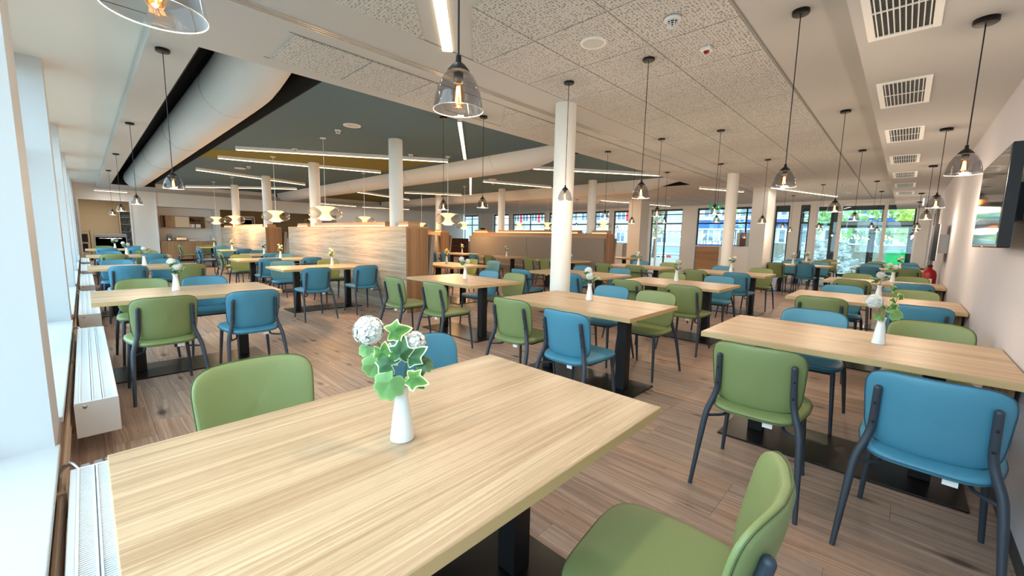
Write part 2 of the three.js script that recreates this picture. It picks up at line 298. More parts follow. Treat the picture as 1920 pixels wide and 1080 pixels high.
// ---------------------------------------------------------------- left wall with deep window bays
{
  const w = structure('wall_left', 'white window wall with deep piers along the left side', 'wall');
  part('spandrel', bx(-0.5, XW, -0.2, 0.345, ZF, ZR), S({ color: 0xb4a091, roughness: 0.8 }), w);
  const edges = [ZR]; for (let k = 0; k < 6; k++) { const a = -2.66 - 3.66 * k; edges.push(a, a - 0.41); part('pier', bx(-0.5, XW, 0.345, 3.0, a - 0.41, a), M.reveal, w); }
  part('pier', bx(-0.5, XW, 0.345, 3.0, ZF, ZF + 0.7), M.reveal, w); edges.push(ZF + 0.7);
  part('lintel', bx(-0.62, -0.5, 2.95, 3.9, ZF, ZR), M.reveal, w);
  part('outer_skin', bx(-0.62, -0.5, -0.2, 0.36, ZF, ZR), M.reveal, w);
  for (let i = 0; i < 6; i++) {
    const z1 = edges[2 * i], z0 = edges[2 * i + 1];
    part('sill_board', cb(-0.5, XW + 0.015, 0.345, 0.375, z0 - 0.02 * (i < 6), z1, 0.004), M.reveal, w);
    const win = structure('window_' + (i + 1), 'tall white-framed window, bay ' + (i + 1) + ' of the left wall', 'window');
    const f = 0.06, xm = -0.47; z0;
    part('frame', [bx(xm - 0.03, xm + 0.03, 0.375, 2.95, z0, z0 + f), bx(xm - 0.03, xm + 0.03, 0.375, 2.95, z1 - f, z1), bx(xm - 0.03, xm + 0.03, 0.375, 0.44, z0 + f, z1 - f), bx(xm - 0.03, xm + 0.03, 2.89, 2.95, z0 + f, z1 - f)], M.enamel, win);
    part('mullion', bx(xm - 0.028, xm + 0.028, 0.44, 2.89, (z0 + z1) / 2 - 0.035, (z0 + z1) / 2 + 0.035), M.enamel, win);
    for (const [a, b] of [[z0 + f, (z0 + z1) / 2 - 0.035], [(z0 + z1) / 2 + 0.035, z1 - f]]) { part('transom', bx(xm - 0.025, xm + 0.025, 2.06, 2.12, a, b), M.enamel, win); part('pane', bx(xm - 0.004, xm + 0.004, 0.44, 2.89, a, b), M.pane, win); }
  }
}
// ---------------------------------------------------------------- right wall
{
  const w = structure('wall_right', 'plain off-white plastered wall on the right', 'wall');
  part('wall_face', bx(-0.62, 21.4, -0.2, 3.7, ZR, ZR + 0.12), M.wall, w);
  const b = structure('baseboard_right', 'dark grey skirting strip at the foot of the right wall', 'skirting');
  part('strip', bx(-0.1, 12.3, 0, 0.06, ZR - 0.012, ZR), M.anthracite, b);
  const d = structure('door_1', 'grey flush door in the right wall near the far windows', 'door');
  part('door_leaf', bx(13.4, 14.35, 0.005, 2.1, ZR - 0.03, ZR - 0.001), S({ color: 0x8b8680, roughness: 0.6 }), d);
  part('door_frame', [bx(13.3, 13.4, 0, 2.2, ZR - 0.05, ZR - 0.001), bx(14.35, 14.45, 0, 2.2, ZR - 0.05, ZR - 0.001), bx(13.4, 14.35, 2.1, 2.2, ZR - 0.05, ZR - 0.001)], S({ color: 0x6f6a66, roughness: 0.6 }), d);
  part('door_handle', [tube([[13.5, 1.05, ZR - 0.03], [13.5, 1.05, ZR - 0.09], [13.63, 1.05, ZR - 0.09]], 0.01, 12, 8)], M.chrome, d);
}
// ---------------------------------------------------------------- round columns and square pillars
{
  const spots = [];
  for (let k = 0; k < 5; k++) { spots.push([3.92, -2.95 - 3.7 * k, k, 0]); spots.push([10.22, -2.95 - 3.7 * k, k, 1]); }
  const near = ['rising behind the front table of the middle row', 'standing in the near wooden booth partition, front end', 'standing in the near wooden booth partition, far end', 'standing in the far wooden partition, near end', 'standing in the far wooden partition, far end'];
  const farL = ['beside the drinks counter near the far windows', 'standing in the long upholstered bench, right end', 'standing in the long upholstered bench, left end', 'behind the gap past the long upholstered bench', 'farthest away behind the hanging glass lamps'];
  for (const [x, z, k, r] of spots) {
    const top = k === 0 ? 2.86 : 3.0;
    const c = thing('column', 'round white column ' + (r ? farL : near)[k], 'column', [x, 0, z]); c.userData.kind = 'structure';
    part('shaft', lathe([[0.001, 0], [0.12, 0], [0.12, top], [0.001, top]], 40), M.white, c);
    if (k === 0) part('base_ring', lathe([[0.12, 0], [0.132, 0], [0.132, 0.05], [0.12, 0.055]], 40), M.enamelD, c);
  }
  for (const [x0, x1, z0, z1, l] of [[13.2, 14.1, -3.26, -2.88, 'square white pillar beside the drinks counter'], [14.8, 15.5, -7.93, -7.42, 'square white pillar left of the glass wall with the red facade outside']]) {
    const c = thing('pillar', l, 'pillar', [(x0 + x1) / 2, 0, (z0 + z1) / 2]); c.userData.kind = 'structure';
    part('shaft', cb((x0 - x1) / 2, (x1 - x0) / 2, 0, 2.86, (z0 - z1) / 2, (z1 - z0) / 2, 0.006), M.white, c);
  }
}
// ---------------------------------------------------------------- far glass wall at x = 18.5
{
  const w = structure('wall_far', 'white piers and mullions of the far glass wall', 'wall');
  const x0 = XR, x1 = XR + 0.3, H = 2.86;
  const piers = [[0.2, ZR], [-2.65, -2.46], [-3.27, -2.94], [-4.47, -3.75], [-7.29, -6.66], [-9.77, -8.76], [-10.99, -10.74], [-12.3, -11.87], [-15.2, -14.9], [-18.1, -17.8], [-20.95, -19.5]];
  for (const [a, b] of piers) part('pier', bx(x0, x1, -0.2, H, a, b), M.white, w);
  part('head', bx(x0 + 0.02, x1, 2.74, H + 0.8, ZF, ZR), M.white, w);
  part('post', bx(x0 - 0.02, x0 + 0.1, 0, 2.74, -1.83, -1.72), M.white, w); part('post', bx(x0 - 0.02, x0 + 0.1, 0, 2.74, -0.63, -0.54), M.white, w);
  part('low_wall', bx(x0 - 0.02, x1, 0, 1.1, -11.87, -10.99), M.white, w); part('low_wall', bx(x0, x1, 0, 1.1, -10.74, -9.77), M.white, w); for (const [a, b] of [[-14.9, -12.3], [-17.8, -15.2], [-19.5, -18.1]]) part('low_wall', bx(x0, x1, 0, 0.5, a, b), M.white, w); part('low_wall', bx(x0, x1, 0, 0.9, ZF, -20.95), M.white, w);
  let n = 7;
  const openings = [[-2.46, 0.2, [-1.775, -0.585], 0.0, 0], [-2.94, -2.65, [], 0, 1], [-3.75, -3.27, [], 0, 1], [-6.66, -4.47, [-4.75], 0, 2], [-8.76, -7.29, [-8.09], 0, 2, -8.48], [-10.74, -9.77, [], 1.1, 2], [-11.87, -10.99, [], 1.1, 2], [-14.9, -12.3, [-13.6], 0.5, 2], [-17.8, -15.2, [-16.36], 0.5, 2], [-19.5, -18.1, [], 0.5, 2], [ZF, -20.95, [-21.7], 0.9, 2]];
  const where = ['beside the entrance', 'left of the entrance', 'between the pillar and the entrance', 'behind the drinks counter', 'with the red facade outside', 'above the wooden ledge', 'left of the square pillar', 'right of the far columns', 'behind the long bench', 'past the gap in the benches', 'farthest to the left'];
  openings.forEach(([a, b, muls, sill, kind, white], i) => {
    const win = structure('window_' + n++, 'tall pane of the far glass wall ' + where[i], 'window');
    const xm = x0 + 0.12, e = 0.022, parts = [], lines = [a, ...muls, b].sort((p, q) => p - q);
    parts.push(bx(xm - e, xm + e, sill, 2.74, a, a + 0.05), bx(xm - e, xm + e, sill, 2.74, b - 0.05, b), bx(xm - e, xm + e, 2.66, 2.74, a + 0.05, b - 0.05), bx(xm - e, xm + e, sill, sill + 0.06, a + 0.05, b - 0.05));
    const dark = kind ? M.anthracite : M.enamel;
    part('frame', parts, dark, win);
    if (kind) for (const m of muls) part('mullion', bx(xm - e, xm + e, sill + 0.06, 2.66, m - 0.03, m + 0.03), dark, win);
    if (white) part('mullion', bx(xm - 0.06, xm + 0.06, sill + 0.06, 2.66, white - 0.03, white + 0.03), M.enamel, win);
    if (kind) part('transom', bx(xm - 0.035, xm + 0.035, 2.06, 2.12, a + 0.05, b - 0.05), dark, win);
    if (kind === 2) part('transom', bx(xm - 0.035, xm + 0.035, 2.48, 2.52, a + 0.05, b - 0.05), dark, win);
    for (let k = 0; k < lines.length - 1; k++) part('pane', bx(xm - 0.004, xm + 0.004, sill + 0.05, 2.66, lines[k] + 0.02, lines[k + 1] - 0.02), M.pane, win);
  });
  // entrance lobby behind the glass: dark framed double door at x = 21
  const d = structure('door_2', 'dark framed glass double door of the entrance lobby', 'door'), X = 21;
  part('door_frame', [bx(X, X + 0.1, 0, 2.86, -2.3, -2.08), bx(X, X + 0.1, 0, 2.86, 0.12, 0.36), bx(X, X + 0.1, 2.66, 2.86, -2.08, 0.12), bx(X, X + 0.12, 2.06, 2.22, -2.08, 0.12)], M.anthracite, d);
  part('door_header', bx(X - 0.06, X, 2.08, 2.2, -2.08, 0.12), M.steel, d);
  for (const [a, b] of [[-2.08, -0.98], [-0.98, 0.12]]) {
    const lf = group('door_leaf', d);
    part('leaf_frame', [bx(X + 0.02, X + 0.07, 0.02, 2.06, a + 0.002, a + 0.1), bx(X + 0.02, X + 0.07, 0.02, 2.06, b - 0.1, b - 0.002), bx(X + 0.02, X + 0.07, 1.98, 2.06, a + 0.1, b - 0.1), bx(X + 0.02, X + 0.07, 0.02, 0.14, a + 0.1, b - 0.1)], M.anthracite, lf);
    part('pane', bx(X + 0.04, X + 0.048, 0.14, 1.98, a + 0.1, b - 0.1), M.pane, lf);
    part('push_bar', tube([[X - 0.03, 1.0, (a + b) / 2 - 0.3], [X - 0.03, 1.0, (a + b) / 2 + 0.3]], 0.012, 6, 8), M.chrome, lf);
  }
  part('pane', bx(X + 0.04, X + 0.048, 2.22, 2.66, -2.08, 0.12), M.pane, d);
  const s = structure('window_21', 'dark framed side light left of the entrance door', 'window');
  part('frame', [bx(X, X + 0.1, 0, 2.86, -4.4, -4.2), bx(X, X + 0.1, 2.66, 2.86, -4.2, -2.3), bx(X, X + 0.1, 2.06, 2.16, -4.2, -2.3), bx(X, X + 0.1, 0, 0.1, -4.2, -2.3), bx(X, X + 0.1, 0.1, 2.66, -3.3, -3.2)], M.anthracite, s);
  part('pane', bx(X + 0.04, X + 0.048, 0.1, 2.66, -4.2, -2.3), M.pane, s);
  const lw = structure('wall_lobby', 'white side walls of the entrance lobby', 'wall');
  part('wall_face', bx(X, X + 0.3, 0, 2.86, 0.36, ZR), M.white, lw);
}
// ---------------------------------------------------------------- end wall on the left, z = -22.5, with serving niche and back room
{
  const w = structure('wall_end', 'pale end wall with a kitchenette niche and a doorway', 'wall');
  const z0 = ZF - 0.15, z1 = ZF, zb = ZF - 0.75;
  part('wall_face', [bx(-0.5, -0.05, 0, 3.7, z0, z1), bx(-0.05, 1.35, 2.42, 3.7, z0, z1), bx(1.35, 2.18, 0, 3.7, z0, z1), bx(2.18, 9.6, 2.3, 3.7, z0, z1), bx(4.15, 4.35, 0, 2.3, z0, z1), bx(4.35, 9.6, 0, 1.05, z0, z1), bx(9.6, XR, 0, 3.7, z0, z1)], M.white, w);
  part('niche_back', [bx(2.1, 4.25, 0, 2.4, zb - 0.1, zb), bx(2.1, 2.18, 0, 2.3, zb, z0), bx(4.15, 4.25, 0, 2.3, zb, z0), bx(2.18, 4.15, 2.3, 2.4, zb, z0)], M.white, w);
  part('back_room', [bx(-0.62, -0.5, -0.2, 3.7, ZF - 4, ZF), bx(-0.6, 10, 0, 3.7, ZF - 4.1, ZF - 4)], S({ color: 0xc8b490, roughness: 0.9 }), w);
  part('back_room_side', [bx(2.0, 2.1, 0, 2.9, ZF - 4, zb - 0.1), bx(9.6, 9.7, 0, 3.7, ZF - 4, z0)], M.white, w);
  part('back_room_ceiling', bx(-0.5, 9.6, 2.8, 2.9, ZF - 4, z0), M.white, w);
  const t = structure('trim_1', 'white frame round the doorway of the end wall', 'door frame');
  part('jamb', [cb(-0.1, -0.05, 0, 2.47, z0 - 0.02, z1 + 0.03, 0.004), cb(1.35, 1.4, 0, 2.47, z0 - 0.02, z1 + 0.03, 0.004), cb(-0.05, 1.35, 2.42, 2.47, z0 - 0.02, z1 + 0.03, 0.004)], M.enamel, t);
  part('corner_post', cb(2.1, 2.18, 0, 2.9, z1, z1 + 0.05, 0.004), M.enamel, t);
}

// ================================================================ TABLES
function tableProto(len, dep, posts, mat = M.oak) {                  // long axis along local x
  const g = new THREE.Group();
  part('table_top', cb(-len / 2, len / 2, 0.715, 0.75, -dep / 2, dep / 2, 0.0015), mat, g);
  part('edge_band', [bx(-len / 2 - 0.0008, len / 2 + 0.0008, 0.7165, 0.7485, -dep / 2 - 0.0008, -dep / 2 + 0.004), bx(-len / 2 - 0.0008, len / 2 + 0.0008, 0.7165, 0.7485, dep / 2 - 0.004, dep / 2 + 0.0008), bx(-len / 2 - 0.0008, -len / 2 + 0.004, 0.7165, 0.7485, -dep / 2, dep / 2), bx(len / 2 - 0.004, len / 2 + 0.0008, 0.7165, 0.7485, -dep / 2, dep / 2)], M.oakEdge, g);
  const L = posts.length > 1 ? Math.min(0.6, len / 2 - 0.1) : 0.3;
  part('base_plate', cb(-L, L, 0, 0.012, -0.265, 0.265, 0.003), M.plate, g);
  for (const p of posts) { part('post', cb(p - 0.045, p + 0.045, 0.012, 0.7, -0.045, 0.045, 0.004), M.black, g); part('top_bracket', bx(p - 0.06, p + 0.06, 0.7, 0.715, -Math.min(0.3, dep / 2 - 0.06), Math.min(0.3, dep / 2 - 0.06)), M.black, g); }
  return g;
}
const protoT = { a: tableProto(1.4, 0.9, [-0.42, 0.42]), w: tableProto(1.58, 0.93, [-0.45, 0.45]), s: tableProto(0.86, 0.86, [0]), r: tableProto(1.4, 0.9, [-0.42, 0.42]) };
part('wall_support', cb(-0.69, -0.62, 0.36, 0.7145, -0.16, 0.16, 0.003), M.panelV, protoT.r);
// key, x, z, type, along ('x' or 'z'), label, phrase for things at it
const TABLES = [
  ['L1', 0.70, -1.03, 'a', 'x', 'large oak table filling the front of the view, beside the radiator', 'the big front table'],
  ['L2', 0.70, -5.12, 'a', 'x', 'oak table second from the front in the row along the windows', 'the second window table'],
  ['L3', 0.70, -9.0, 'a', 'x', 'oak table third from the front in the row along the windows', 'the third window table'],
  ['L4', 0.70, -12.85, 'a', 'x', 'oak table fourth from the front in the row along the windows', 'the fourth window table'],
  ['L5', 0.70, -16.8, 'a', 'x', 'oak table last in the row along the windows, by the doorway', 'the last window table'],
  ['A1', 2.945, -7.55, 'w', 'x', 'oak table with its end against the near wooden partition', 'the table against the near wooden partition'],
  ['A2', 2.945, -10.2, 'w', 'x', 'oak table against the near wooden partition, second one back', 'the second table against the wooden partition'],
  ['A3', 3.3, -12.45, 's', 'x', 'small oak table at the gap between the two wooden partitions', 'the small table in the partition gap'],
  ['A4', 3.32, -15.4, 's', 'x', 'small oak table against the far wooden partition, near end', 'the small table at the far partition'],
  ['A5', 3.32, -18.8, 's', 'x', 'small oak table closest to the kitchenette counter', 'the small table by the kitchenette'],
  ['M1', 3.27, -2.15, 'a', 'z', 'oak table in front of the nearest round white column', 'the table before the white column'],
  ['M2', 3.62, -4.42, 'a', 'z', 'oak table off the end of the near wooden partition', 'the table off the partition end'],
  ['MB', 5.82, -2.30, 'a', 'z', 'oak table right of the nearest white column, second in the middle row', 'the second middle-row table'],
  ['MC', 8.62, -2.42, 'a', 'z', 'oak table third in the middle row, left of the square pillar', 'the third middle-row table'],
  ['MD', 5.92, -4.10, 'w', 'z', 'oak table partly hidden behind the nearest round white column', 'the table behind the white column'],
  ['ME', 8.72, -4.35, 'a', 'z', 'oak table beyond the column near the end of the long bench', 'the table off the long bench end'],
  ['F1', 13.55, -2.05, 'a', 'z', 'oak table far back beside the square pillar, before the entrance windows', 'the far table by the square pillar'],
  ['F2', 16.35, -2.15, 'a', 'z', 'oak table closest to the glass wall left of the entrance', 'the table nearest the glass wall'],
  ['R1', 3.27, -0.23, 'r', 'z', 'large oak table first in the row along the right wall', 'the first table along the right wall'],
  ['R2', 5.93, -0.23, 'r', 'z', 'oak table second in the row along the right wall', 'the second table along the right wall'],
  ['R3', 8.8, -0.23, 'r', 'z', 'oak table third in the row along the right wall', 'the third table along the right wall'],
  ['R4', 13.65, -0.25, 'r', 'z', 'oak table fourth in the row along the right wall', 'the fourth table along the right wall'],
  ['R5', 16.3, -0.25, 'r', 'z', 'oak table last in the row along the right wall, before the entrance', 'the last table along the right wall'],
  ['B1', 5.28, -6.85, 'a', 'z', 'oak table at the bench behind the near wooden partition', 'the table behind the near partition'],
  ['B2', 8.87, -8.9, 'a', 'z', 'oak table at the middle of the long upholstered bench', 'the middle long-bench table'],
  ['B3', 8.93, -6.75, 'a', 'z', 'oak table at the right end of the long upholstered bench', 'the right long-bench table'],
  ['B4', 8.87, -11.0, 'a', 'z', 'oak table at the left end of the long upholstered bench', 'the left long-bench table'],
  ['B5', 8.87, -14.6, 'a', 'z', 'oak table at the upholstered bench beyond the gap', 'the table past the bench gap'],
  ['B6', 12.2, -6.6, 's', 'z', 'small oak table behind the right end of the long bench', 'the small table behind the bench'],
];
const TB = {};
for (const [k, x, z, ty, ax, label, at] of TABLES) {
  const o = protoT[ty].clone(); o.name = numbered('dining_table'); scene.add(o); o.position.set(x, 0, z); o.rotation.y = ax === 'z' ? Math.PI / 2 : 0;
  tag(o, label, 'table', 'oak dining tables of the hall');
  TB[k] = { x, z, ax, at, half: ty === 'a' || ty === 'r' ? 0.7 : ty === 'w' ? 0.79 : 0.43, dep: ty === 'a' || ty === 'r' ? 0.45 : ty === 'w' ? 0.465 : 0.43 };
}
// ================================================================ CHAIRS (sitter looks along +z)
function chairProto(color, arms) {
  const g = new THREE.Group(), vin = color === 'green' ? M.green : M.blueV, seam = color === 'green' ? M.greenSeam : M.blueSeam;
  const seat = superell(0.232, 0.034, 0.24, 0.6, 0.46, 56, 16);
  warp(seat, (v) => { const t = v.z / 0.24; v.y += 0.457 + (t < 0 ? -0.012 : 0.008) * t * t - 0.010 * (1 - (v.x / 0.23) ** 2) * (v.y > 0 ? 1 : 0.3); v.x *= 1 + (t < 0 ? 0.14 : 0.02) * t; v.z -= 0.02; });
  part('seat', seat, vin, g);
  const back = superell(0.212, 0.024, 0.176, 0.6, 0.40, 64, 16); back.rotateX(-Math.PI / 2);
  const bend = (v) => { v.x *= 1 + 0.05 * (v.y / 0.176); const y = v.y; v.z += 1.25 * v.x * v.x - 0.225 - 0.20 * y; v.y = 0.642 + y; };
  const bk = part('backrest', warp(back, bend), vin, g);
  const ring = []; for (let i = 0; i < 72; i++) { const u = (2 * Math.PI * i) / 72; const q = V(0.2135 * spow(Math.cos(u), 0.40), 0.1775 * spow(Math.sin(u), 0.40), -0.006); bend(q); ring.push(q.toArray()); }
  part('piping', tube(ring, 0.0022, 140, 5, true), seam, bk);
  const ring2 = []; for (let i = 0; i < 64; i++) { const u = (2 * Math.PI * i) / 64; const t = spow(Math.sin(u), 0.46); ring2.push([0.2335 * spow(Math.cos(u), 0.46) * (1 + (t < 0 ? 0.14 : 0.02) * t), 0.452 + (t < 0 ? -0.012 : 0.008) * t * t, 0.2415 * t - 0.02]); }
  part('piping', tube(ring2, 0.002, 120, 5, true), seam, g.children[0]);
  for (const s of [-1, 1]) {
    const lg = part('rear_leg', tube([[s * 0.245, 0, -0.335], [s * 0.232, 0.2, -0.285], [s * 0.217, 0.39, -0.236], [s * 0.19, 0.485, -0.212], [s * 0.176, 0.56, -0.207], [s * 0.170, 0.735, -0.242]], [0.0105, 0.013, 0.0155, 0.0165, 0.0155, 0.0145], 40, 12), M.leg, g);
    part('bolt', [0.575, 0.665].map((y) => new THREE.SphereGeometry(0.006, 8, 6).translate(s * 0.174, y, -0.208 - (y - 0.56) * 0.2 - 0.0135)).map(flat), M.black, lg);
    part('front_leg', arms ? tube([[s * 0.222, 0, 0.2], [s * 0.222, 0.42, 0.185], [s * 0.236, 0.6, 0.15], [s * 0.25, 0.655, 0.08], [s * 0.262, 0.672, -0.06], [s * 0.25, 0.675, -0.18], [s * 0.17, 0.68, -0.285], [0, 0.68, -0.315]], 0.0115, 60, 10) : tube([[s * 0.215, 0, 0.205], [s * 0.2, 0.25, 0.185], [s * 0.188, 0.432, 0.168]], [0.0105, 0.013, 0.0155], 16, 12), M.leg, g);
    part('bracket', tube([[s * 0.219, 0.378, -0.24], [s * 0.18, 0.376, -0.2], [s * 0.14, 0.38, -0.15], [s * 0.13, 0.42, -0.11]], 0.008, 16, 8), M.leg, g);
  }
  part('seat_frame', [bx(-0.19, 0.19, 0.418, 0.437, 0.15, 0.175), bx(-0.17, 0.17, 0.418, 0.437, -0.16, -0.135), bx(-0.19, -0.165, 0.418, 0.437, -0.135, 0.15), bx(0.165, 0.19, 0.418, 0.437, -0.135, 0.15)].concat([cb(-0.16, 0.16, 0.4205, 0.43, -0.13, 0.14, 0.002)]), M.black, g);
  part('care_tag', bx(-0.1, -0.055, 0.395, 0.425, -0.2305, -0.229), M.tagW, g);
  return g;
}
const protoC = { g: chairProto('green'), b: chairProto('blue'), ga: chairProto('green', true), ba: chairProto('blue', true) };
// every chair: table, side (n = our side, back turned to us; f = far side, facing us), place along the edge (l / r), kind, gap of its centre from the edge, sideways shift, extra turn
const CH = [
  ['L1', 'f', -0.25, 'g', 0.20], ['L1', 'f', 0.48, 'b', 0.09], ['L1', 'n', 0.31, 'g', 0.19, 0.12],
  ['L2', 'n', -0.30, 'g', 0.20, 0.06], ['L2', 'n', 0.34, 'b', 0.19], ['L2', 'f', -0.30, 'g', 0.10], ['L2', 'f', 0.24, 'b', 0.08],
  ['L3', 'n', -0.28, 'b', 0.16], ['L3', 'n', 0.42, 'g', 0.2], ['L3', 'f', -0.33, 'b', 0.12], ['L3', 'f', 0.3, 'b', 0.12],
  ['L4', 'n', -0.28, 'g', 0.16], ['L4', 'n', 0.36, 'b', 0.18], ['L4', 'f', -0.3, 'b', 0.12], ['L4', 'f', 0.36, 'g', 0.12],
  ['L5', 'n', -0.28, 'b', 0.16], ['L5', 'n', 0.36, 'b', 0.16], ['L5', 'f', -0.3, 'g', 0.12], ['L5', 'f', 0.36, 'b', 0.12],
  ['A1', 'n', -0.48, 'b', 0.34], ['A1', 'n', 0.36, 'b', 0.27], ['A1', 'f', -0.42, 'b', 0.13], ['A1', 'f', 0.42, 'g', 0.13],
  ['A2', 'n', -0.34, 'b', 0.25, -0.05], ['A2', 'n', 0.48, 'ba', 0.2], ['A2', 'f', -0.48, 'g', 0.12], ['A2', 'f', 0.45, 'b', 0.14],
  ['A3', 'n', -0.02, 'ba', 0.2, 0.1], ['A3', 'f', 0.12, 'b', 0.2], ['A3', 'w', 0, 'ga', 0.3],
  ['A4', 'n', 0.05, 'ba', 0.2], ['A4', 'f', 0.05, 'b', 0.18], ['A4', 'w', 0, 'ba', 0.3],
  ['A5', 'n', 0.1, 'b', 0.2], ['A5', 'f', 0, 'g', 0.15], ['A5', 'w', 0, 'g', 0.3],
  ['M1', 'n', -0.31, 'g', 0.06, 0.05], ['M1', 'n', 0.38, 'b', 0.18, -0.03], ['M1', 'f', -0.21, 'b', 0.19], ['M1', 'f', 0.33, 'g', 0.14, -0.04],
  ['M2', 'n', -0.22, 'g', 0.28], ['M2', 'n', 0.55, 'g', 0.22], ['M2', 'f', -0.2, 'b', 0.05], ['M2', 'f', 0.33, 'g', 0.06],
  ['MB', 'n', -0.34, 'ga', 0.2], ['MB', 'n', 0.42, 'g', 0.2], ['MB', 'f', -0.4, 'g', 0.15], ['MB', 'f', 0.3, 'b', 0.2],
  ['MC', 'n', -0.36, 'g', 0.15], ['MC', 'n', 0.36, 'b', 0.2], ['MC', 'f', -0.35, 'b', 0.15], ['MC', 'f', 0.36, 'g', 0.2],
  ['MD', 'n', -0.52, 'ba', 0.22], ['MD', 'n', 0.42, 'b', 0.12], ['MD', 'f', -0.42, 'b', 0.15], ['MD', 'f', 0.36, 'b', 0.2],
  ['ME', 'n', -0.42, 'g', 0.18], ['ME', 'n', 0.35, 'ga', 0.22], ['ME', 'f', -0.35, 'b', 0.15], ['ME', 'f', 0.36, 'g', 0.15],
  ['F1', 'n', -0.4, 'g', 0.22], ['F1', 'n', 0.25, 'b', 0.24], ['F1', 'f', -0.36, 'b', 0.15], ['F1', 'f', 0.36, 'b', 0.15],
  ['F2', 'n', -0.36, 'b', 0.2], ['F2', 'n', 0.36, 'g', 0.2], ['F2', 'f', -0.36, 'b', 0.15], ['F2', 'f', 0.36, 'g', 0.15],
  ['R1', 'n', -0.28, 'g', 0.22, 0.04], ['R1', 'n', 0.39, 'b', 0.26, -0.06], ['R1', 'f', -0.24, 'b', 0.06], ['R1', 'f', 0.41, 'g', 0.08],
  ['R2', 'n', -0.33, 'g', 0.18], ['R2', 'n', 0.38, 'b', 0.16], ['R2', 'f', -0.3, 'b', 0.1], ['R2', 'f', 0.36, 'g', 0.14],
  ['R3', 'n', -0.3, 'g', 0.2], ['R3', 'n', 0.36, 'b', 0.2], ['R3', 'f', -0.34, 'g', 0.15], ['R3', 'f', 0.36, 'g', 0.15],
  ['R4', 'n', -0.34, 'b', 0.22], ['R4', 'n', 0.34, 'g', 0.25], ['R4', 'f', -0.36, 'b', 0.15], ['R4', 'f', 0.36, 'b', 0.15],
  ['R5', 'n', -0.36, 'b', 0.2], ['R5', 'n', 0.36, 'b', 0.2], ['R5', 'f', -0.36, 'g', 0.15], ['R5', 'f', 0.36, 'b', 0.15],
  ['B1', 'f', -0.35, 'g', 0.25], ['B1', 'f', 0.32, 'b', 0.3], ['B1', 'x', 0, 'g', 0.22],
  ['B2', 'n', -0.36, 'b', 0.22], ['B2', 'n', 0.36, 'g', 0.26], ['B3', 'n', -0.34, 'g', 0.24], ['B3', 'n', 0.2, 'g', 0.22],
  ['B4', 'n', -0.36, 'b', 0.22], ['B4', 'n', 0.36, 'b', 0.24], ['B5', 'n', 0.3, 'b', 0.2], ['B6', 'f', 0, 'b', 0.2],
];
const sideWord = { n: 'back to us', f: 'facing us', w: 'window end', e: 'right end', x: 'far end' };
for (const [k, side, s, kind, gap, turn = 0] of CH) {
  const t = TB[k], alongX = t.ax === 'x'; let x, z, r;
  const d = t.dep + gap;
  if (side === 'n' || side === 'f') {
    if (alongX) { x = t.x + s; z = t.z + (side === 'n' ? d : -d); r = side === 'n' ? Math.PI : 0; }
    else { z = t.z + s; x = t.x + (side === 'n' ? -d : d); r = side === 'n' ? Math.PI / 2 : -Math.PI / 2; }
  } else if (side === 'w') { x = t.x - t.half - gap; z = t.z; r = Math.PI / 2; }
  else if (side === 'e') { x = t.x; z = t.z + t.half + gap; r = Math.PI; }
  else { x = t.x; z = t.z - t.half - gap; r = 0; }
  const pair = CH.filter((c) => c[0] === k && c[1] === side), lr = pair.length > 1 ? (s === Math.min(...pair.map((c) => c[2])) ? 'left ' : 'right ') : '';
  const kindW = kind[1] === 'a' ? ' armchair ' : ' padded chair ';
  const o = protoC[kind].clone(); o.name = numbered(kind[1] === 'a' ? 'dining_armchair' : 'dining_chair'); scene.add(o);
  o.position.set(x, 0, z); o.rotation.y = r + turn;
  tag(o, lr + (kind[0] === 'g' ? 'green' : 'blue') + kindW + 'at ' + t.at + ', ' + sideWord[side], 'chair', (kind[0] === 'g' ? 'green' : 'blue') + ' padded chairs with dark metal legs');
}

// ================================================================ VASES AND FLOWERS
const vaseGeo = lathe([[0.001, 0.0], [0.034, 0.0], [0.0355, 0.003], [0.0345, 0.01], [0.0275, 0.07], [0.0195, 0.125], [0.0185, 0.136], [0.0205, 0.15], [0.0235, 0.162], [0.0225, 0.163], [0.0185, 0.148], [0.0165, 0.136], [0.018, 0.12], [0.026, 0.06], [0.03, 0.008], [0.001, 0.006]], 40);
const petalG = (() => { const g = new THREE.PlaneGeometry(1, 1, 1, 1); const p = g.attributes.position; [[-0.32, 0, 0], [0.32, 0, 0], [-0.42, 0.75, 0.22], [0.42, 0.75, 0.22]].forEach((q, i) => p.setXYZ(i, q[0], q[1], q[2])); g.setIndex([0, 1, 3, 0, 3, 2]); g.computeVertexNormals(); return clean(g); })();
function hydrangea(r, n, seed, ps = 0.0105) {                        // round head of small four-petalled florets
  const R = rng(seed), out = [], m = new THREE.Matrix4(), q = new THREE.Quaternion(), q2 = new THREE.Quaternion();
  for (let i = 0; i < n; i++) {
    const y = 1 - (2 * (i + 0.5)) / n, a = i * 2.399963, rr = Math.sqrt(1 - y * y), d = V(rr * Math.cos(a) + (R() - 0.5) * 0.14, y + (R() - 0.5) * 0.14, rr * Math.sin(a) + (R() - 0.5) * 0.14).normalize();
    q.setFromUnitVectors(V(0, 0, 1), d); const sc = ps * (0.85 + R() * 0.4), t = R() * 6.28, rad = r * (0.9 + R() * 0.14);
    for (let k = 0; k < 4; k++) { q2.setFromAxisAngle(V(0, 0, 1), t + k * Math.PI / 2); m.compose(d.clone().multiplyScalar(rad), q.clone().multiply(q2), V(sc, sc, sc)); out.push(petalG.clone().applyMatrix4(m)); }
  }
  return mergeGeometries(out);
}
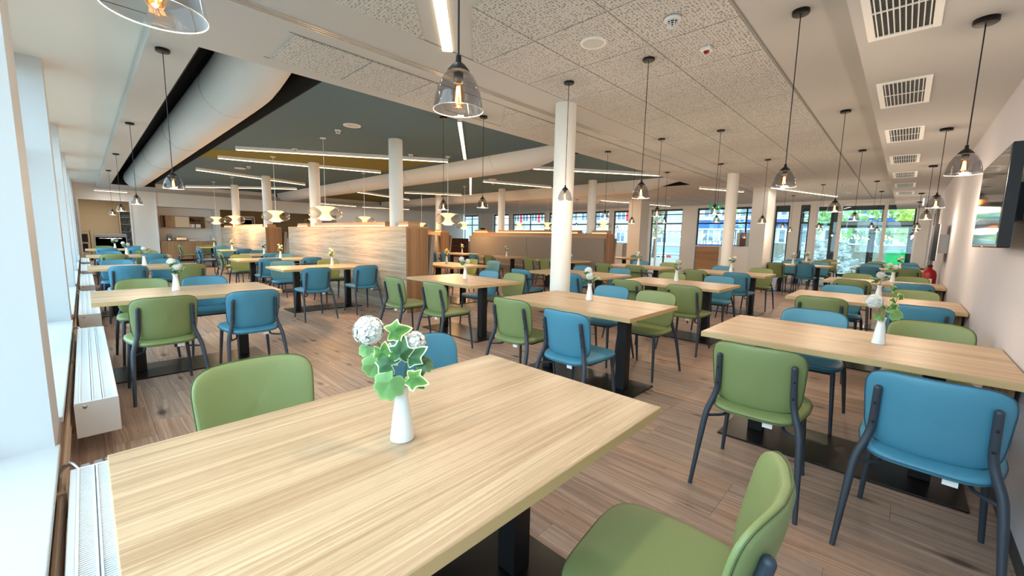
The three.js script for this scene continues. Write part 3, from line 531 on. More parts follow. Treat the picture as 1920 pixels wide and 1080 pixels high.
function rose(r, seed) {                                              // layered cup of broad petals
  const R = rng(seed), out = [], n = 14, m = new THREE.Matrix4(), q = new THREE.Quaternion();
  const pg = new THREE.SphereGeometry(1, 8, 6, -0.75, 1.5, 0.5, 1.5);
  for (let i = 0; i < n; i++) { const k = 0.3 + 0.7 * (i / n); q.setFromEuler(new THREE.Euler(0.5 * k * (R() - 0.2), i * 2.4, 0.3 * (R() - 0.5))); m.compose(V(0, r * 0.3 * (1 - k), 0), q, V(r * k, r * (0.85 + 0.15 * R()), r * k)); out.push(clean(pg.clone().applyMatrix4(m))); }
  return mergeGeometries(out);
}
// lobed ivy leaf in the xy plane, stalk at the origin, growing along +y; rings carry the green and the cream margin
function leafGeo(size, c0, c1, c2, lobes, curl, seed) {
  const R = rng(seed), n = 60, rings = [0.001, 0.45, 0.86, 0.9, 1], pos = [], col = [], idx = [];
  const shape = (a) => lobes ? 0.96 - 0.30 * Math.abs(Math.sin(2.5 * a)) ** 0.9 + 0.26 * Math.max(0, Math.cos(a)) ** 8 : 0.8 + 0.06 * Math.cos(9 * a) + 0.14 * Math.max(0, Math.cos(a)) ** 3;
  const lumps = [R() * 6, R() * 6];
  rings.forEach((k, j) => { for (let i = 0; i < n; i++) { const a = (2 * Math.PI * i) / n, notch = 1 - 0.55 * Math.max(0, -Math.cos(a)) ** 10, rr = k * shape(a) * notch * size * 0.55; const x = rr * Math.sin(a), y = size * 0.42 + rr * Math.cos(a); const z = -curl * (x * x + (y - size * 0.3) ** 2 * 0.6) / size + 0.16 * Math.abs(x) + 0.05 * size * k * Math.sin(3 * a + lumps[0]); pos.push(x, y, z); const c = j < 2 ? c0 : j < 3 ? c1 : c2; col.push(...c); } });
  for (let j = 0; j < rings.length - 1; j++) for (let i = 0; i < n; i++) { const A = j * n + i, B = j * n + (i + 1) % n; idx.push(A, A + n, B, B, A + n, B + n); }
  const g = new THREE.BufferGeometry(); g.setAttribute('position', new THREE.Float32BufferAttribute(pos, 3)); g.setAttribute('color', new THREE.Float32BufferAttribute(col, 3)); g.setIndex(idx); g.computeVertexNormals(); return g;
}
const lin = (h) => new THREE.Color(h).toArray();
const LEAF = {
  ivy: leafGeo(0.075, lin(0x3a6f2a), lin(0x5d8f38), lin(0xdfe9b0), true, 0.9, 1), ivy2: leafGeo(0.07, lin(0x2c5a34), lin(0x3d7244), lin(0xd7e6d2), true, 1.1, 2),
  pale: leafGeo(0.085, lin(0x5f8c50), lin(0x6a9858), lin(0x7fa76a), false, 1.0, 3), dark: leafGeo(0.06, lin(0x345a38), lin(0x3d6641), lin(0x4b744b), false, 1.4, 4),
};
function leaf(kind, p, dirv, facing, parent, sc = 1) {               // p: stalk point, dirv: growing direction, facing: upper side
  const y = V(...dirv).normalize(), z = V(...facing); z.addScaledVector(y, -z.dot(y)).normalize(); const x = new THREE.Vector3().crossVectors(y, z);
  const m = part('leaf', LEAF[kind], M.leafV, parent); m.quaternion.setFromRotationMatrix(new THREE.Matrix4().makeBasis(x, y, z)); m.position.set(...p); m.scale.setScalar(sc); return m;
}
const stemTo = (p, parent) => part('stem', tube([[0, 0.02, 0], [p[0] * 0.08, 0.135, p[2] * 0.08], [p[0] * 0.35, 0.16 + (p[1] - 0.16) * 0.45, p[2] * 0.35], p], 0.0018, 12, 5), M.stem, parent);
const headA = hydrangea(0.04, 170, 3, 0.0098), headB = hydrangea(0.036, 140, 8, 0.0098), headS = hydrangea(0.034, 80, 12, 0.0115), coreG = new THREE.IcosahedronGeometry(0.031, 2), roseG = rose(0.026, 4);
// front bouquet, local x to our right, z towards us
function bouquetFront() {
  const g = new THREE.Group();
  const a = [-0.092, 0.325, 0.0], b = [0.028, 0.278, -0.035];
  for (const p of [a, b]) stemTo(p, g);
  for (const [G, p] of [[headA, a], [headB, b]]) { const h = part('flower_head', G, M.petal, g); h.position.set(...p); part('core', coreG, M.petalCore, h); }
  leaf('ivy', [-0.045, 0.318, 0.01], [0.85, 0.25, 0.1], [0.1, 0.35, 1], g, 0.95); leaf('ivy', [-0.06, 0.293, 0.015], [0.35, -0.8, 0.3], [-0.2, 0.4, 1], g, 0.9);
  leaf('ivy', [-0.01, 0.285, 0.02], [-0.55, -0.75, 0.2], [0.1, 0.4, 1], g, 0.95); leaf('pale', [-0.075, 0.285, 0.01], [-0.75, -0.35, 0.2], [0.1, 0.6, 1], g, 0.6);
  leaf('pale', [-0.05, 0.262, 0.02], [-0.45, -0.8, 0.15], [0.3, 0.3, 1], g, 1.0); leaf('pale', [0.0, 0.222, 0.035], [-0.5, -0.75, 0.25], [0, 0.3, 1], g, 1.2);
  leaf('ivy2', [0.0, 0.225, 0.03], [-0.75, 0.35, 0.1], [0, 0.3, 1], g, 1.1); leaf('ivy2', [0.0, 0.235, 0.025], [0.15, 0.9, 0.1], [0.2, 0.1, 1], g, 1.1); leaf('ivy2', [0.01, 0.235, 0.015], [0.75, 0.6, 0], [0.1, 0.4, 1], g, 1.0);
  leaf('ivy', [0.015, 0.2, 0.03], [0.65, -0.05, 0.3], [0, 0.5, 1], g, 0.9); leaf('ivy', [0.02, 0.205, 0.02], [0.75, -0.5, 0.2], [0, 0.6, 0.8], g, 0.85);
  leaf('dark', [0.04, 0.225, 0], [0.95, 0.1, 0.1], [0, 0.9, 0.5], g, 0.9); leaf('dark', [0.045, 0.245, -0.01], [0.8, -0.3, 0], [0, 0.9, 0.5], g, 0.9);
  return g;
}
function bouquetWall() {                                              // one white head to the left, a trailing ivy sprig to the right
  const g = new THREE.Group(), a = [-0.075, 0.262, 0.01]; stemTo(a, g); { const h = part('flower_head', headA, M.petal, g); h.position.set(...a); part('core', coreG, M.petalCore, h); }
  const sp = [[0, 0.17, 0], [0.03, 0.22, 0], [0.07, 0.245, 0.0], [0.085, 0.28, 0], [0.06, 0.325, 0]]; part('stem', tube(sp, 0.0016, 24, 5), M.stem, g);
  leaf('pale', [0.0, 0.185, 0.02], [0.8, 0.25, 0.3], [0, 0.7, 0.8], g, 1.15); leaf('pale', [-0.015, 0.18, 0.02], [-0.85, -0.1, 0.3], [0, 0.7, 0.8], g, 0.85); leaf('pale', [-0.01, 0.215, 0.01], [-0.7, 0.45, 0.2], [0.1, 0.6, 0.8], g, 0.75);
  leaf('ivy', [0.03, 0.22, 0.01], [0.5, 0.3, 0.2], [0, 0.5, 1], g, 0.7); leaf('ivy', [0.07, 0.245, 0], [0.4, -0.6, 0.2], [0, 0.4, 1], g, 0.7); leaf('ivy', [0.08, 0.26, 0], [-0.7, 0.2, 0.2], [0, 0.4, 1], g, 0.65); leaf('ivy', [0.085, 0.28, 0], [0.8, 0.35, 0.1], [0, 0.4, 1], g, 0.65); leaf('ivy', [0.065, 0.315, 0], [-0.3, 0.8, 0.1], [0, 0.4, 1], g, 0.65); leaf('pale', [0.02, 0.205, -0.02], [0.4, 0.6, -0.4], [0, 0.6, 0.8], g, 0.7);
  return g;
}
function bouquetSmall(seed, two) {
  const g = new THREE.Group(), R = rng(seed);
  const heads = two ? [[-0.05, 0.275, 0.01], [0.035, 0.245, 0.02]] : [[-0.02, 0.285, 0.01], [0.03, 0.24, 0.03]];
  for (const p of heads) { stemTo(p, g); const h = part('flower_head', headS, M.petal, g); h.position.set(...p); part('core', coreG, M.petalCore, h).scale.setScalar(0.85); }
  for (let i = 0; i < 11; i++) { const a = R() * 6.28, h = 0.17 + R() * 0.09, d = [Math.cos(a), 0.1 + R() * 0.9, Math.sin(a)]; leaf(['ivy', 'pale', 'dark', 'ivy2'][i % 4], [Math.cos(a) * 0.015, h, Math.sin(a) * 0.015], d, [Math.cos(a) * 0.3, 1, Math.sin(a) * 0.3 + 0.4], g, 0.7 + R() * 0.35); }
  return g;
}
function bouquetRose(seed) {
  const g = new THREE.Group(), R = rng(seed);
  for (let i = 0; i < 5; i++) { const a = i * 2.4, p = [Math.cos(a) * 0.032, 0.215 + i * 0.022, Math.sin(a) * 0.03]; stemTo(p, g); const m = part('flower_head', roseG, M.petalY, g); m.position.set(...p); m.rotation.set(Math.sin(a) * 0.6, a, -Math.cos(a) * 0.6); }
  for (let i = 0; i < 7; i++) { const a = R() * 6.28; leaf(i % 2 ? 'dark' : 'ivy', [Math.cos(a) * 0.012, 0.17 + R() * 0.05, Math.sin(a) * 0.012], [Math.cos(a), 0.4 + R(), Math.sin(a)], [0, 1, 0.3], g, 0.75); }
  return g;
}
const BQ = { front: bouquetFront(), wall: bouquetWall(), s1: bouquetSmall(5, false), s2: bouquetSmall(9, true), r: bouquetRose(6), r2: bouquetRose(17) };
const bouquetWords = { front: 'white hydrangeas with variegated ivy in the vase on ', wall: 'white hydrangea and trailing ivy in the vase on ', s1: 'white flowers in the vase on ', s2: 'two white hydrangeas and leaves in the vase on ', r: 'cream roses in the vase on ', r2: 'cream roses and leaves in the vase on ' };
const faceUs = 0.80825;                                               // a bouquet turned so that its front looks at the corner
for (const [k, x, z, b, turn] of [
  ['L1', 0.61, -1.02, 'front', 0.02], ['L2', 0.6, -5.2, 's1', 0.4], ['L3', 0.66, -9.0, 's1', 2.2], ['L4', 0.66, -12.9, 's2', 0.5], ['L5', 0.62, -16.85, 's2', 1.4],
  ['A1', 3.14, -7.6, 'r', 0], ['A2', 3.09, -10.3, 'r2', 1], ['A3', 3.3, -12.3, 's1', 4], ['A4', 3.25, -15.5, 'r', 3], ['A5', 3.4, -18.9, 'r2', 2],
  ['M1', 3.38, -2.18, 's1', 5.2], ['M2', 3.66, -4.41, 's2', 0.1], ['MB', 6.0, -2.39, 's1', 1.2], ['MC', 8.8, -2.44, 's2', 2.7], ['MD', 6.1, -4.4, 's1', 3.3], ['ME', 8.9, -4.45, 's1', 4.4],
  ['F1', 13.5, -2.2, 's1', 0.7], ['F2', 16.3, -2.3, 's2', 2], ['R1', 3.3, -0.06, 'wall', 0.1], ['R2', 5.9, -0.16, 's2', 0.6], ['R3', 8.9, -0.1, 's2', 5], ['R4', 13.7, -0.05, 's1', 2.5],
  ['B1', 5.3, -7.0, 'r', 5], ['B2', 8.89, -8.75, 's1', 6], ['B4', 8.95, -10.95, 'r2', 0.3], ['B5', 9.0, -14.6, 'r', 4.2],
]) {
  const v = thing('flower_vase', 'slender white porcelain vase on ' + TB[k].at, 'vase', [x, 0.7502, z], 0, 'white vases on the dining tables');
  part('vase_body', vaseGeo, M.porcelain, v);
  const o = BQ[b].clone(); o.name = numbered('flower_bouquet'); scene.add(o); o.position.set(x, 0.7502, z); o.rotation.y = -faceUs + turn;
  tag(o, bouquetWords[b] + TB[k].at, 'flowers', 'bouquets on the dining tables');
}

// ================================================================ BOOTH PARTITIONS WITH BENCHES
// local: front face at x = 0 looking towards -x, near end at z = 0, running to z = -len
function booth(label, pos, len, gaps, frontBench) {
  const g = thing('booth_partition', label, 'partition', pos), D = 0.44, H = 1.49;
  part('core', bx(0.012, D - 0.012, 0, H - 0.03, -len + 0.012, -0.02), M.gap, g);
  if (!frontBench) {
    const n = Math.round(len / 1.9), w = len / n;
    for (let i = 0; i < n; i++) for (const [y0, y1] of [[0.0, 0.745], [0.748, H - 0.03]]) part('panel', cb(0, 0.014, y0, y1, -w * (i + 1) + 0.0015, -w * i - 0.0015, 0.001), M.panel, g);
  } else {
    part('panel', bx(0, 0.014, 1.36, H - 0.03, -len, 0), M.counterH, g);
    const n = Math.round(len / 2.8), w = len / n;
    for (let i = 0; i < n; i++) part('back_cushion', cbox(w - 0.012, 0.92, 0.07, 0.015).rotateY(Math.PI / 2).rotateZ(0.11).translate(-0.075, 0.9, -w * (i + 0.5)), M.felt, g);
    for (let i = 0; i < n; i++) part('seat_cushion', cb(-0.56, -0.08, 0.36, 0.455, -w * (i + 1) + 0.006, -w * i - 0.006, 0.02), M.felt, g);
    part('bench_base', bx(-0.5, 0, 0.0, 0.358, -len + 0.02, -0.03), M.panel, g);
  }
  // bench on the far side
  { const n = Math.round(len / 2.8), w = len / n;
    for (let i = 0; i < n; i++) { part('back_cushion', cbox(w - 0.012, 0.92, 0.07, 0.015).rotateY(Math.PI / 2).rotateZ(-0.11).translate(D + 0.075, 0.9, -w * (i + 0.5)), M.felt, g); part('seat_cushion', cb(D + 0.08, D + 0.56, 0.36, 0.455, -w * (i + 1) + 0.006, -w * i - 0.006, 0.02), M.felt, g); }
    part('bench_base', bx(D, D + 0.5, 0.0, 0.358, -len + 0.02, -0.03), M.panel, g); }
  for (const z of [0, -len + 0.02]) part('end_panel', [bx(0.0005, 0.15, 0, H - 0.03, z - 0.02, z), bx(0.152, 0.295, 0, H - 0.03, z - 0.02, z), bx(0.297, D, 0, H - 0.03, z - 0.02, z)], M.panelV, g);
  part('top_board', bx(-0.002, D, H - 0.03, H, -len, 0), M.counterH, g);
  for (const [a, b] of gaps) {                                         // raised ledge with a warm light strip at its foot
    part('light_ledge', cb(0.06, 0.3, H, H + 0.085, -b, -a, 0.003), M.counterH, g);
    const st = part('light_strip', bx(0.052, 0.06, H + 0.002, H + 0.02, -b, -a), M.stripWarm, g); st;
    const l = new THREE.RectAreaLight(0xffa860, 3.5, b - a, 0.018); l.position.set(pos[0] + 0.048, H + 0.012, pos[2] - (a + b) / 2); l.lookAt(pos[0] - 1, H + 0.012, pos[2] - (a + b) / 2); scene.add(l); l.name = 'ledge_light';
  }
  return g;
}
booth('wooden booth partition with horizontal grain, nearest to us, column rising from it', [3.757, 0, -6.08], 5.72, [[0.03, 0.33], [0.8, 4.1], [4.55, 5.2]], false);
booth('wooden booth partition farther back, near the kitchenette', [3.757, 0, -13.78], 5.72, [[0.03, 0.12], [0.5, 3.75], [4.3, 5.4]], false);
booth('long double bench with grey-brown upholstered back and wooden top', [10.0, 0, -5.99], 5.66, [[0.03, 0.5], [1.0, 4.35], [4.9, 5.6]], true);
booth('upholstered double bench farther left, beyond the gap', [10.0, 0, -13.61], 5.6, [[0.03, 0.45], [1.0, 4.2]], true);

// ================================================================ PENDANT LAMPS
function pendantProto(drop, shadeScale = 1) {                          // origin at the ceiling; drop = ceiling to the lower rim
  const g = new THREE.Group(), k = 0.95 * shadeScale, y0 = -drop, ky = 0.78;
  part('canopy', lathe([[0.001, 0], [0.05, 0], [0.05, -0.022], [0.046, -0.026], [0.001, -0.026]], 32), M.black, g);
  part('cord', tube([[0, -0.02, 0], [0, y0 + 0.19 * ky, 0]], 0.003, 2, 8), M.black, g);
  const cap = part('cap', lathe([[0.001, 0.195], [0.008, 0.195], [0.009, 0.172], [0.02, 0.162], [0.034, 0.142], [0.036, 0.134], [0.001, 0.134]].map(([r, y]) => [r * k, y * ky + y0]), 28), M.black, g);
  part('socket', lathe([[0.001, 0.134], [0.015, 0.134], [0.015, 0.1], [0.001, 0.1]].map(([r, y]) => [r * k, y * ky + y0]), 20), M.black, cap);
  const sh = part('shade', lathe([[0.034, 0.138], [0.05, 0.115], [0.064, 0.08], [0.072, 0.045], [0.0775, 0.0]].map(([r, y]) => [r * k, y * ky + y0]), 48), M.glassSmoke, g);
  part('rim', new THREE.TorusGeometry(0.0775 * k, 0.0011, 8, 56).rotateX(Math.PI / 2).translate(0, y0, 0), M.rim, sh);
  const b = part('bulb', lathe([[0.001, 0.008], [0.012, 0.012], [0.017, 0.026], [0.0165, 0.06], [0.012, 0.086], [0.01, 0.1]].map(([r, y]) => [r * k, y * ky + y0]), 24), M.bulbGlass, g);
  const fl = []; for (let i = 0; i < 5; i++) { const a = i * 1.2566; fl.push([Math.cos(a) * 0.004, 0.088, Math.sin(a) * 0.004], [Math.cos(a) * 0.0085, 0.026, Math.sin(a) * 0.0085]); }
  part('filament', tube(fl.map(([x, y, z]) => [x * k, y * ky + y0, z * k]), 0.0016, 80, 5), M.filament, b);
  return g;
}
const protoP = new Map();
function pendant(label, x, z, top, rim) {
  const key = (top - rim).toFixed(2); if (!protoP.has(key)) protoP.set(key, pendantProto(top - rim));
  const o = protoP.get(key).clone(); o.name = numbered('pendant_lamp'); scene.add(o); o.position.set(x, top, z);
  tag(o, label, 'lamp', 'smoked glass pendant lamps on black cords');
  const l = new THREE.PointLight(WARM, LAMP_POWER); l.position.set(x, rim - 0.03, z); l.castShadow = true; l.shadow.radius = 1.5; l.name = 'lamp_light'; scene.add(l);
}
for (const [x, z, top, rim, label] of [
  [0.115, -0.97, 3.0, 1.72, 'smoked glass pendant cut by the top edge, above the front table, left'], [0.80, -1.0, 2.86, 1.72, 'smoked glass pendant hanging large over the middle of the front table'],
  [0.58, -4.69, 2.86, 1.71, 'smoked glass pendant over the second window table'], [0.58, -8.21, 2.86, 1.71, 'smoked glass pendant over the third window table'], [0.58, -11.77, 2.86, 1.71, 'smoked glass pendant over the fourth window table'], [0.58, -15.24, 2.86, 1.71, 'smoked glass pendant over the last window table, farthest left'],
  [3.37, -0.65, 2.86, 1.73, 'left smoked glass pendant over the first table along the right wall'], [3.35, 0.185, 2.53, 1.74, 'right smoked glass pendant over the first wall table, beside the television'],
  [6.14, -0.65, 2.86, 1.72, 'left smoked glass pendant over the second table along the right wall'], [6.14, 0.18, 2.53, 1.735, 'right smoked glass pendant over the second wall table'],
  [8.83, -0.66, 2.86, 1.73, 'left smoked glass pendant over the third table along the right wall'], [8.83, 0.175, 2.53, 1.74, 'right smoked glass pendant over the third wall table'],
  [13.28, -0.65, 2.86, 1.73, 'left smoked glass pendant over the fourth table along the right wall'], [13.3, 0.14, 2.53, 1.73, 'right smoked glass pendant over the fourth wall table'],
  [15.89, -0.65, 2.86, 1.72, 'left smoked glass pendant over the last table along the right wall'], [15.9, 0.16, 2.53, 1.72, 'right smoked glass pendant over the last wall table'],
  [3.39, -1.71, 2.86, 1.71, 'right smoked glass pendant over the table before the white column'], [3.38, -2.52, 2.86, 1.72, 'smoked glass pendant hanging just before the nearest white column'],
  [3.63, -4.03, 2.86, 1.72, 'right smoked glass pendant over the table off the partition end'], [3.63, -4.87, 3.0, 1.72, 'left smoked glass pendant over the table off the partition end'],
  [6.14, -1.98, 2.86, 1.72, 'right smoked glass pendant over the second middle-row table'], [6.11, -2.8, 2.86, 1.71, 'left smoked glass pendant over the second middle-row table'],
  [6.41, -3.89, 2.86, 1.71, 'right smoked glass pendant over the table behind the white column'],
  [8.74, -2.77, 2.86, 1.72, 'left smoked glass pendant over the third middle-row table'], [8.79, -1.98, 2.86, 1.7, 'right smoked glass pendant over the third middle-row table, before the pillar'],
  [9.13, -4.0, 2.86, 1.73, 'right smoked glass pendant over the table off the long bench end'], [8.64, -4.54, 3.0, 1.71, 'left smoked glass pendant over the table off the long bench end'],
  [13.31, -1.69, 2.86, 1.74, 'right smoked glass pendant over the far table by the square pillar'], [13.35, -2.5, 2.86, 1.74, 'left smoked glass pendant over the far table by the square pillar'],
  [15.81, -1.95, 2.86, 1.73, 'right smoked glass pendant over the table nearest the glass wall'], [15.9, -2.76, 2.86, 1.71, 'left smoked glass pendant over the table nearest the glass wall'],
  [13.53, -9.48, 2.86, 1.82, 'far smoked glass pendant behind the long bench, left of the pillar'], [15.2, -8.62, 2.86, 1.75, 'far smoked glass pendant nearest the square pillar, lower one'], [14.9, -9.3, 2.86, 1.79, 'far smoked glass pendant left of the square pillar, upper one'],
]) pendant(label, x, z, top, rim);

// wide ring-shaped glass lamps over the booths
function donutProto(drop) {
  const g = new THREE.Group(), y0 = -drop;
  part('canopy', lathe([[0.001, 0], [0.055, 0], [0.05, -0.02], [0.001, -0.02]], 28), M.white, g);
  part('cord', tube([[0, -0.018, 0], [0, y0 + 0.1, 0]], 0.004, 2, 6), M.enamel, g);
  const ring = []; for (let i = 0; i <= 24; i++) { const a = (2 * Math.PI * i) / 24; ring.push([0.172 + 0.103 * Math.cos(a), y0 + 0.108 * Math.sin(a)]); }
  part('glass_ring', lathe(ring, 56), M.glassClear, g);
  const sh = part('inner_shade', lathe([[0.001, 0.118], [0.12, 0.118], [0.168, 0.106], [0.12, 0.07], [0.066, 0.03], [0.064, -0.02], [0.1, -0.07], [0.15, -0.1], [0.1, -0.1], [0.07, -0.08], [0.001, -0.08]].map(([r, y]) => [r, y + y0]), 48), M.donutShade, g);
  part('lower_disc', lathe([[0.001, -0.125], [0.08, -0.125], [0.105, -0.112], [0.085, -0.106], [0.001, -0.106]].map(([r, y]) => [r, y + y0]), 40), M.donutShade, sh);
  return g;
}
const protoD = donutProto(1.3), protoD2 = donutProto(1.07);
for (const [x, z, label] of [[3.02, -7.52, 'ring-shaped clear glass lamp nearest us, over the near wooden partition'], [3.02, -10.25, 'second ring-shaped glass lamp over the near wooden partition, left end'], [3.3, -15.17, 'ring-shaped glass lamp before the far round column, right of a pair'], [3.2, -17.2, 'ring-shaped glass lamp closest to the kitchenette, left of a pair'], [5.43, -7.13, 'ring-shaped glass lamp right of the near partition end'], [5.45, -10.93, 'ring-shaped glass lamp half hidden behind the near partition, over its light ledge'], [9.0, -10.9, 'ring-shaped glass lamp above the left end of the long bench'], [9.3, -13.9, 'smaller looking ring-shaped glass lamp farther left of the long bench'], [12.1, -11.24, 'ring-shaped glass lamp rising behind the long bench, middle'], [12.1, -9.8, 'ring-shaped glass lamp behind the long bench by the nearest white column'], [12.1, -7.38, 'ring-shaped glass lamp behind the right end of the long bench'], [5.45, -14.6, 'ring-shaped glass lamp in the gap between the two partitions']]) {
  const lowC = x > 11.6, top = lowC ? 2.86 : 3.0, o = (lowC ? protoD2 : protoD).clone(); o.name = numbered('ring_lamp'); scene.add(o); o.position.set(x, top, z);
  tag(o, label, 'lamp', 'ring-shaped glass lamps over the booths');
  const l = new THREE.PointLight(0xffc888, DONUT_POWER); l.position.set(x, top - (lowC ? 1.07 : 1.3) - 0.165, z); l.castShadow = true; l.shadow.radius = 6; l.name = 'lamp_light'; scene.add(l);
}
// linear ceiling lights
function linear(label, a, b, y, h = 0.06, w = 0.06, gain = 1) {
  const L = Math.hypot(b[0] - a[0], b[1] - a[1]), o = thing('linear_light', label, 'light', [(a[0] + b[0]) / 2, y, (a[1] + b[1]) / 2], Math.atan2(-(b[1] - a[1]), b[0] - a[0]), 'linear ceiling lights');
  part('housing', cb(-L / 2, L / 2, 0.004, h, -w / 2, w / 2, 0.002), M.enamel, o);
  part('diffuser', bx(-L / 2 + 0.004, L / 2 - 0.004, -0.004, 0.004, -w / 2 + 0.004, w / 2 - 0.004), M.strip, o);
  const l = new THREE.RectAreaLight(STRIP, STRIP_POWER * gain, L, w); l.position.set(o.position.x, y - 0.008, o.position.z); l.rotation.set(-Math.PI / 2, 0, 0); l.rotation.order = 'YXZ'; l.rotation.y = o.rotation.y; l.name = 'strip_light'; scene.add(l);
}
linear('short linear light in the diagonal ceiling band, cut by the top edge', [0.95, -1.47], [2.19, -2.88], 2.852, 0.05, 0.09);
for (const [a, b, l] of [
  [[2.2, -9.67], [5.62, -7.37], 'linear light along the near edge of the olive band'], [[3.79, -4.71], [5.62, -6.8], 'linear light seen end-on behind the front pendant'], [[2.18, -11.13], [5.5, -10.08], 'linear light along the far edge of the olive band'],
  [[2.2, -13.77], [5.28, -14.77], 'linear light slanting across the blue-grey ceiling, third from us'], [[7.31, -8.61], [10.5, -12.35], 'linear light seen end-on in the second blue-grey field'], [[7.34, -15.46], [10.5, -16.7], 'linear light low behind the near partition column'],
  [[8.25, -9.14], [10.46, -8.36], 'linear light crossing left of the nearest white column'], [[7.4, -6.46], [10.08, -4.6], 'linear light running behind the nearest white column'], [[2.77, -19.5], [5.6, -16.5], 'linear light just before the end wall bulkhead'], [[8.66, -14.1], [10.5, -12.9], 'linear light farthest back in the second field'],
]) linear(l, a, b, 2.93, 0.07);
for (const [a, b, l] of [[[12.0, -4.3], [13.5, -3.6], 'short linear light left of the square pillar'], [[12.9, -2.75], [16.3, -1.7], 'linear light before the glass wall, right of the square pillar'], [[13.8, -8.56], [17.6, -7.5], 'linear light crossing behind the far square pillar'], [[8.3, -21.3], [10.3, -21.6], 'far linear light low against the end wall, left one'], [[10.7, -21.7], [13.2, -21.0], 'far linear light low against the end wall, right one']]) linear(l, a, b, 2.79, 0.069);
linear('short linear light above the back room doorway', [0.4, -22.0], [1.3, -22.0], 2.74, 0.06); linear('short linear light inside the back room', [0.3, -24.4], [1.3, -24.4], 2.6, 0.06, 0.06, 14);

// ================================================================ CEILING FITTINGS
{ const t = thing('lighting_track', 'long flush ceiling track parallel to the right wall', 'track', [0.5, 2.852, -3.33]);
  part('rail', [bx(0, 16, 0, 0.008, -0.035, -0.028), bx(0, 16, 0, 0.008, -0.003, 0.003), bx(0, 16, 0, 0.008, 0.028, 0.035)], S({ color: 0xcac7c1, roughness: 0.25, metalness: 0.4 }), t);
  part('groove', [bx(0, 16, 0.004, 0.0079, -0.028, -0.003), bx(0, 16, 0.004, 0.0079, 0.003, 0.028)], S({ color: 0xb9b4ae, roughness: 0.3, metalness: 0.2 }), t); }
function vent() {
  const g = new THREE.Group(), w = 0.6, d = 0.3;
  part('frame', [cb(-w / 2, w / 2, -0.008, 0, -d / 2, -d / 2 + 0.035, 0.002), cb(-w / 2, w / 2, -0.008, 0, d / 2 - 0.035, d / 2, 0.002), cb(-w / 2, -w / 2 + 0.035, -0.008, 0, -d / 2 + 0.035, d / 2 - 0.035, 0.002), cb(w / 2 - 0.035, w / 2, -0.008, 0, -d / 2 + 0.035, d / 2 - 0.035, 0.002)], M.enamel, g);
  part('backing', bx(-w / 2 + 0.035, w / 2 - 0.035, -0.0015, -0.0005, -d / 2 + 0.035, d / 2 - 0.035), M.void, g);
  part('cross_bar', bx(-0.005, 0.005, -0.008, -0.0015, -d / 2 + 0.035, d / 2 - 0.035), M.enamel, g);
  const sl = bx(-w / 2 + 0.035, w / 2 - 0.035, -0.0075, -0.0016, -0.0028, 0.0028);
  for (let i = 0; i < 10; i++) part('slat', sl, M.enamel, g).position.z = -d / 2 + 0.035 + (i + 0.5) * 0.023;
  const fin = []; for (let i = 0; i < 40; i++) { const x = -w / 2 + 0.05 + i * 0.0128; fin.push(bx(x, x + 0.002, -0.0032, -0.0016, -d / 2 + 0.035, d / 2 - 0.035)); }
  part('rear_fins', fin, M.steel, g);
  return g;
}
const vp = vent();
['first ceiling air grille from us, cut by the top edge, above the right wall', 'second ceiling air grille from us along the right wall', 'third ceiling air grille along the right wall', 'fourth ceiling air grille along the right wall', 'fifth ceiling air grille along the right wall', 'sixth ceiling air grille along the right wall', 'seventh ceiling air grille, closest to the glass wall'].forEach((l, i) => { const o = vp.clone(); o.name = numbered('air_grille'); scene.add(o); o.position.set([2.9, 4.53, 6.2, 7.95, 9.7, 11.4, 13.1][i], 2.53, -0.13); o.scale.set(1.25, 1, 1); tag(o, l, 'vent', 'ceiling air grilles along the right wall'); });
function speakerDisc(label, x, z, y, r = 0.1) { const o = thing('ceiling_speaker', label, 'speaker', [x, y, z], 0, 'round ceiling loudspeakers'); part('ring', lathe([[r, 0], [r, -0.006], [r * 0.95, -0.012], [r * 0.84, -0.012], [r * 0.8, -0.004], [r * 0.8, 0]], 40), M.enamel, o); part('grille', lathe([[0.001, -0.009], [r * 0.5, -0.0085], [r * 0.82, -0.006], [r * 0.82, -0.001], [0.001, -0.001]], 40), S({ color: 0xc9cbc8, roughness: 0.6 }), o); }
speakerDisc('round white loudspeaker in the perforated ceiling boards', 2.84, -1.9, 2.852); speakerDisc('round white loudspeaker in the blue-grey ceiling, large disc', 2.99, -6.33, 3.0, 0.13); speakerDisc('round white loudspeaker in the second blue-grey field', 8.4, -8.9, 3.0, 0.12); speakerDisc('round white loudspeaker in the blue-grey ceiling beyond the olive band', 3.0, -12.9, 3.0, 0.13);
function detector(label, x, z, y, r = 0.055) {
  const o = thing('smoke_detector', label, 'smoke detector', [x, y, z], 0, 'ceiling smoke detectors');
  part('base', lathe([[0.001, 0], [r, 0], [r * 0.98, -0.018], [r * 0.8, -0.026], [0.001, -0.026]], 36), M.enamel, o);
  for (let i = 0; i < 4; i++) { const q = r * (0.74 - 0.15 * i), y0 = -0.03 - 0.009 * i; part('ring', new THREE.TorusGeometry(q, 0.0022, 6, 36).rotateX(Math.PI / 2).translate(0, y0, 0), M.enamel, o); }
  part('core', lathe([[r * 0.62, -0.026], [r * 0.5, -0.034], [r * 0.2, -0.06], [0.001, -0.062], [0.001, -0.026]], 24), M.black, o);
  part('rib', [0, 1, 2, 3].map((i) => bx(-0.0015, 0.0015, -0.062, -0.026, -r * 0.7, r * 0.7).rotateY(i * Math.PI / 4)), M.enamel, o);
}
detector('white smoke detector with dark slots in the perforated ceiling', 2.89, -1.3, 2.852);
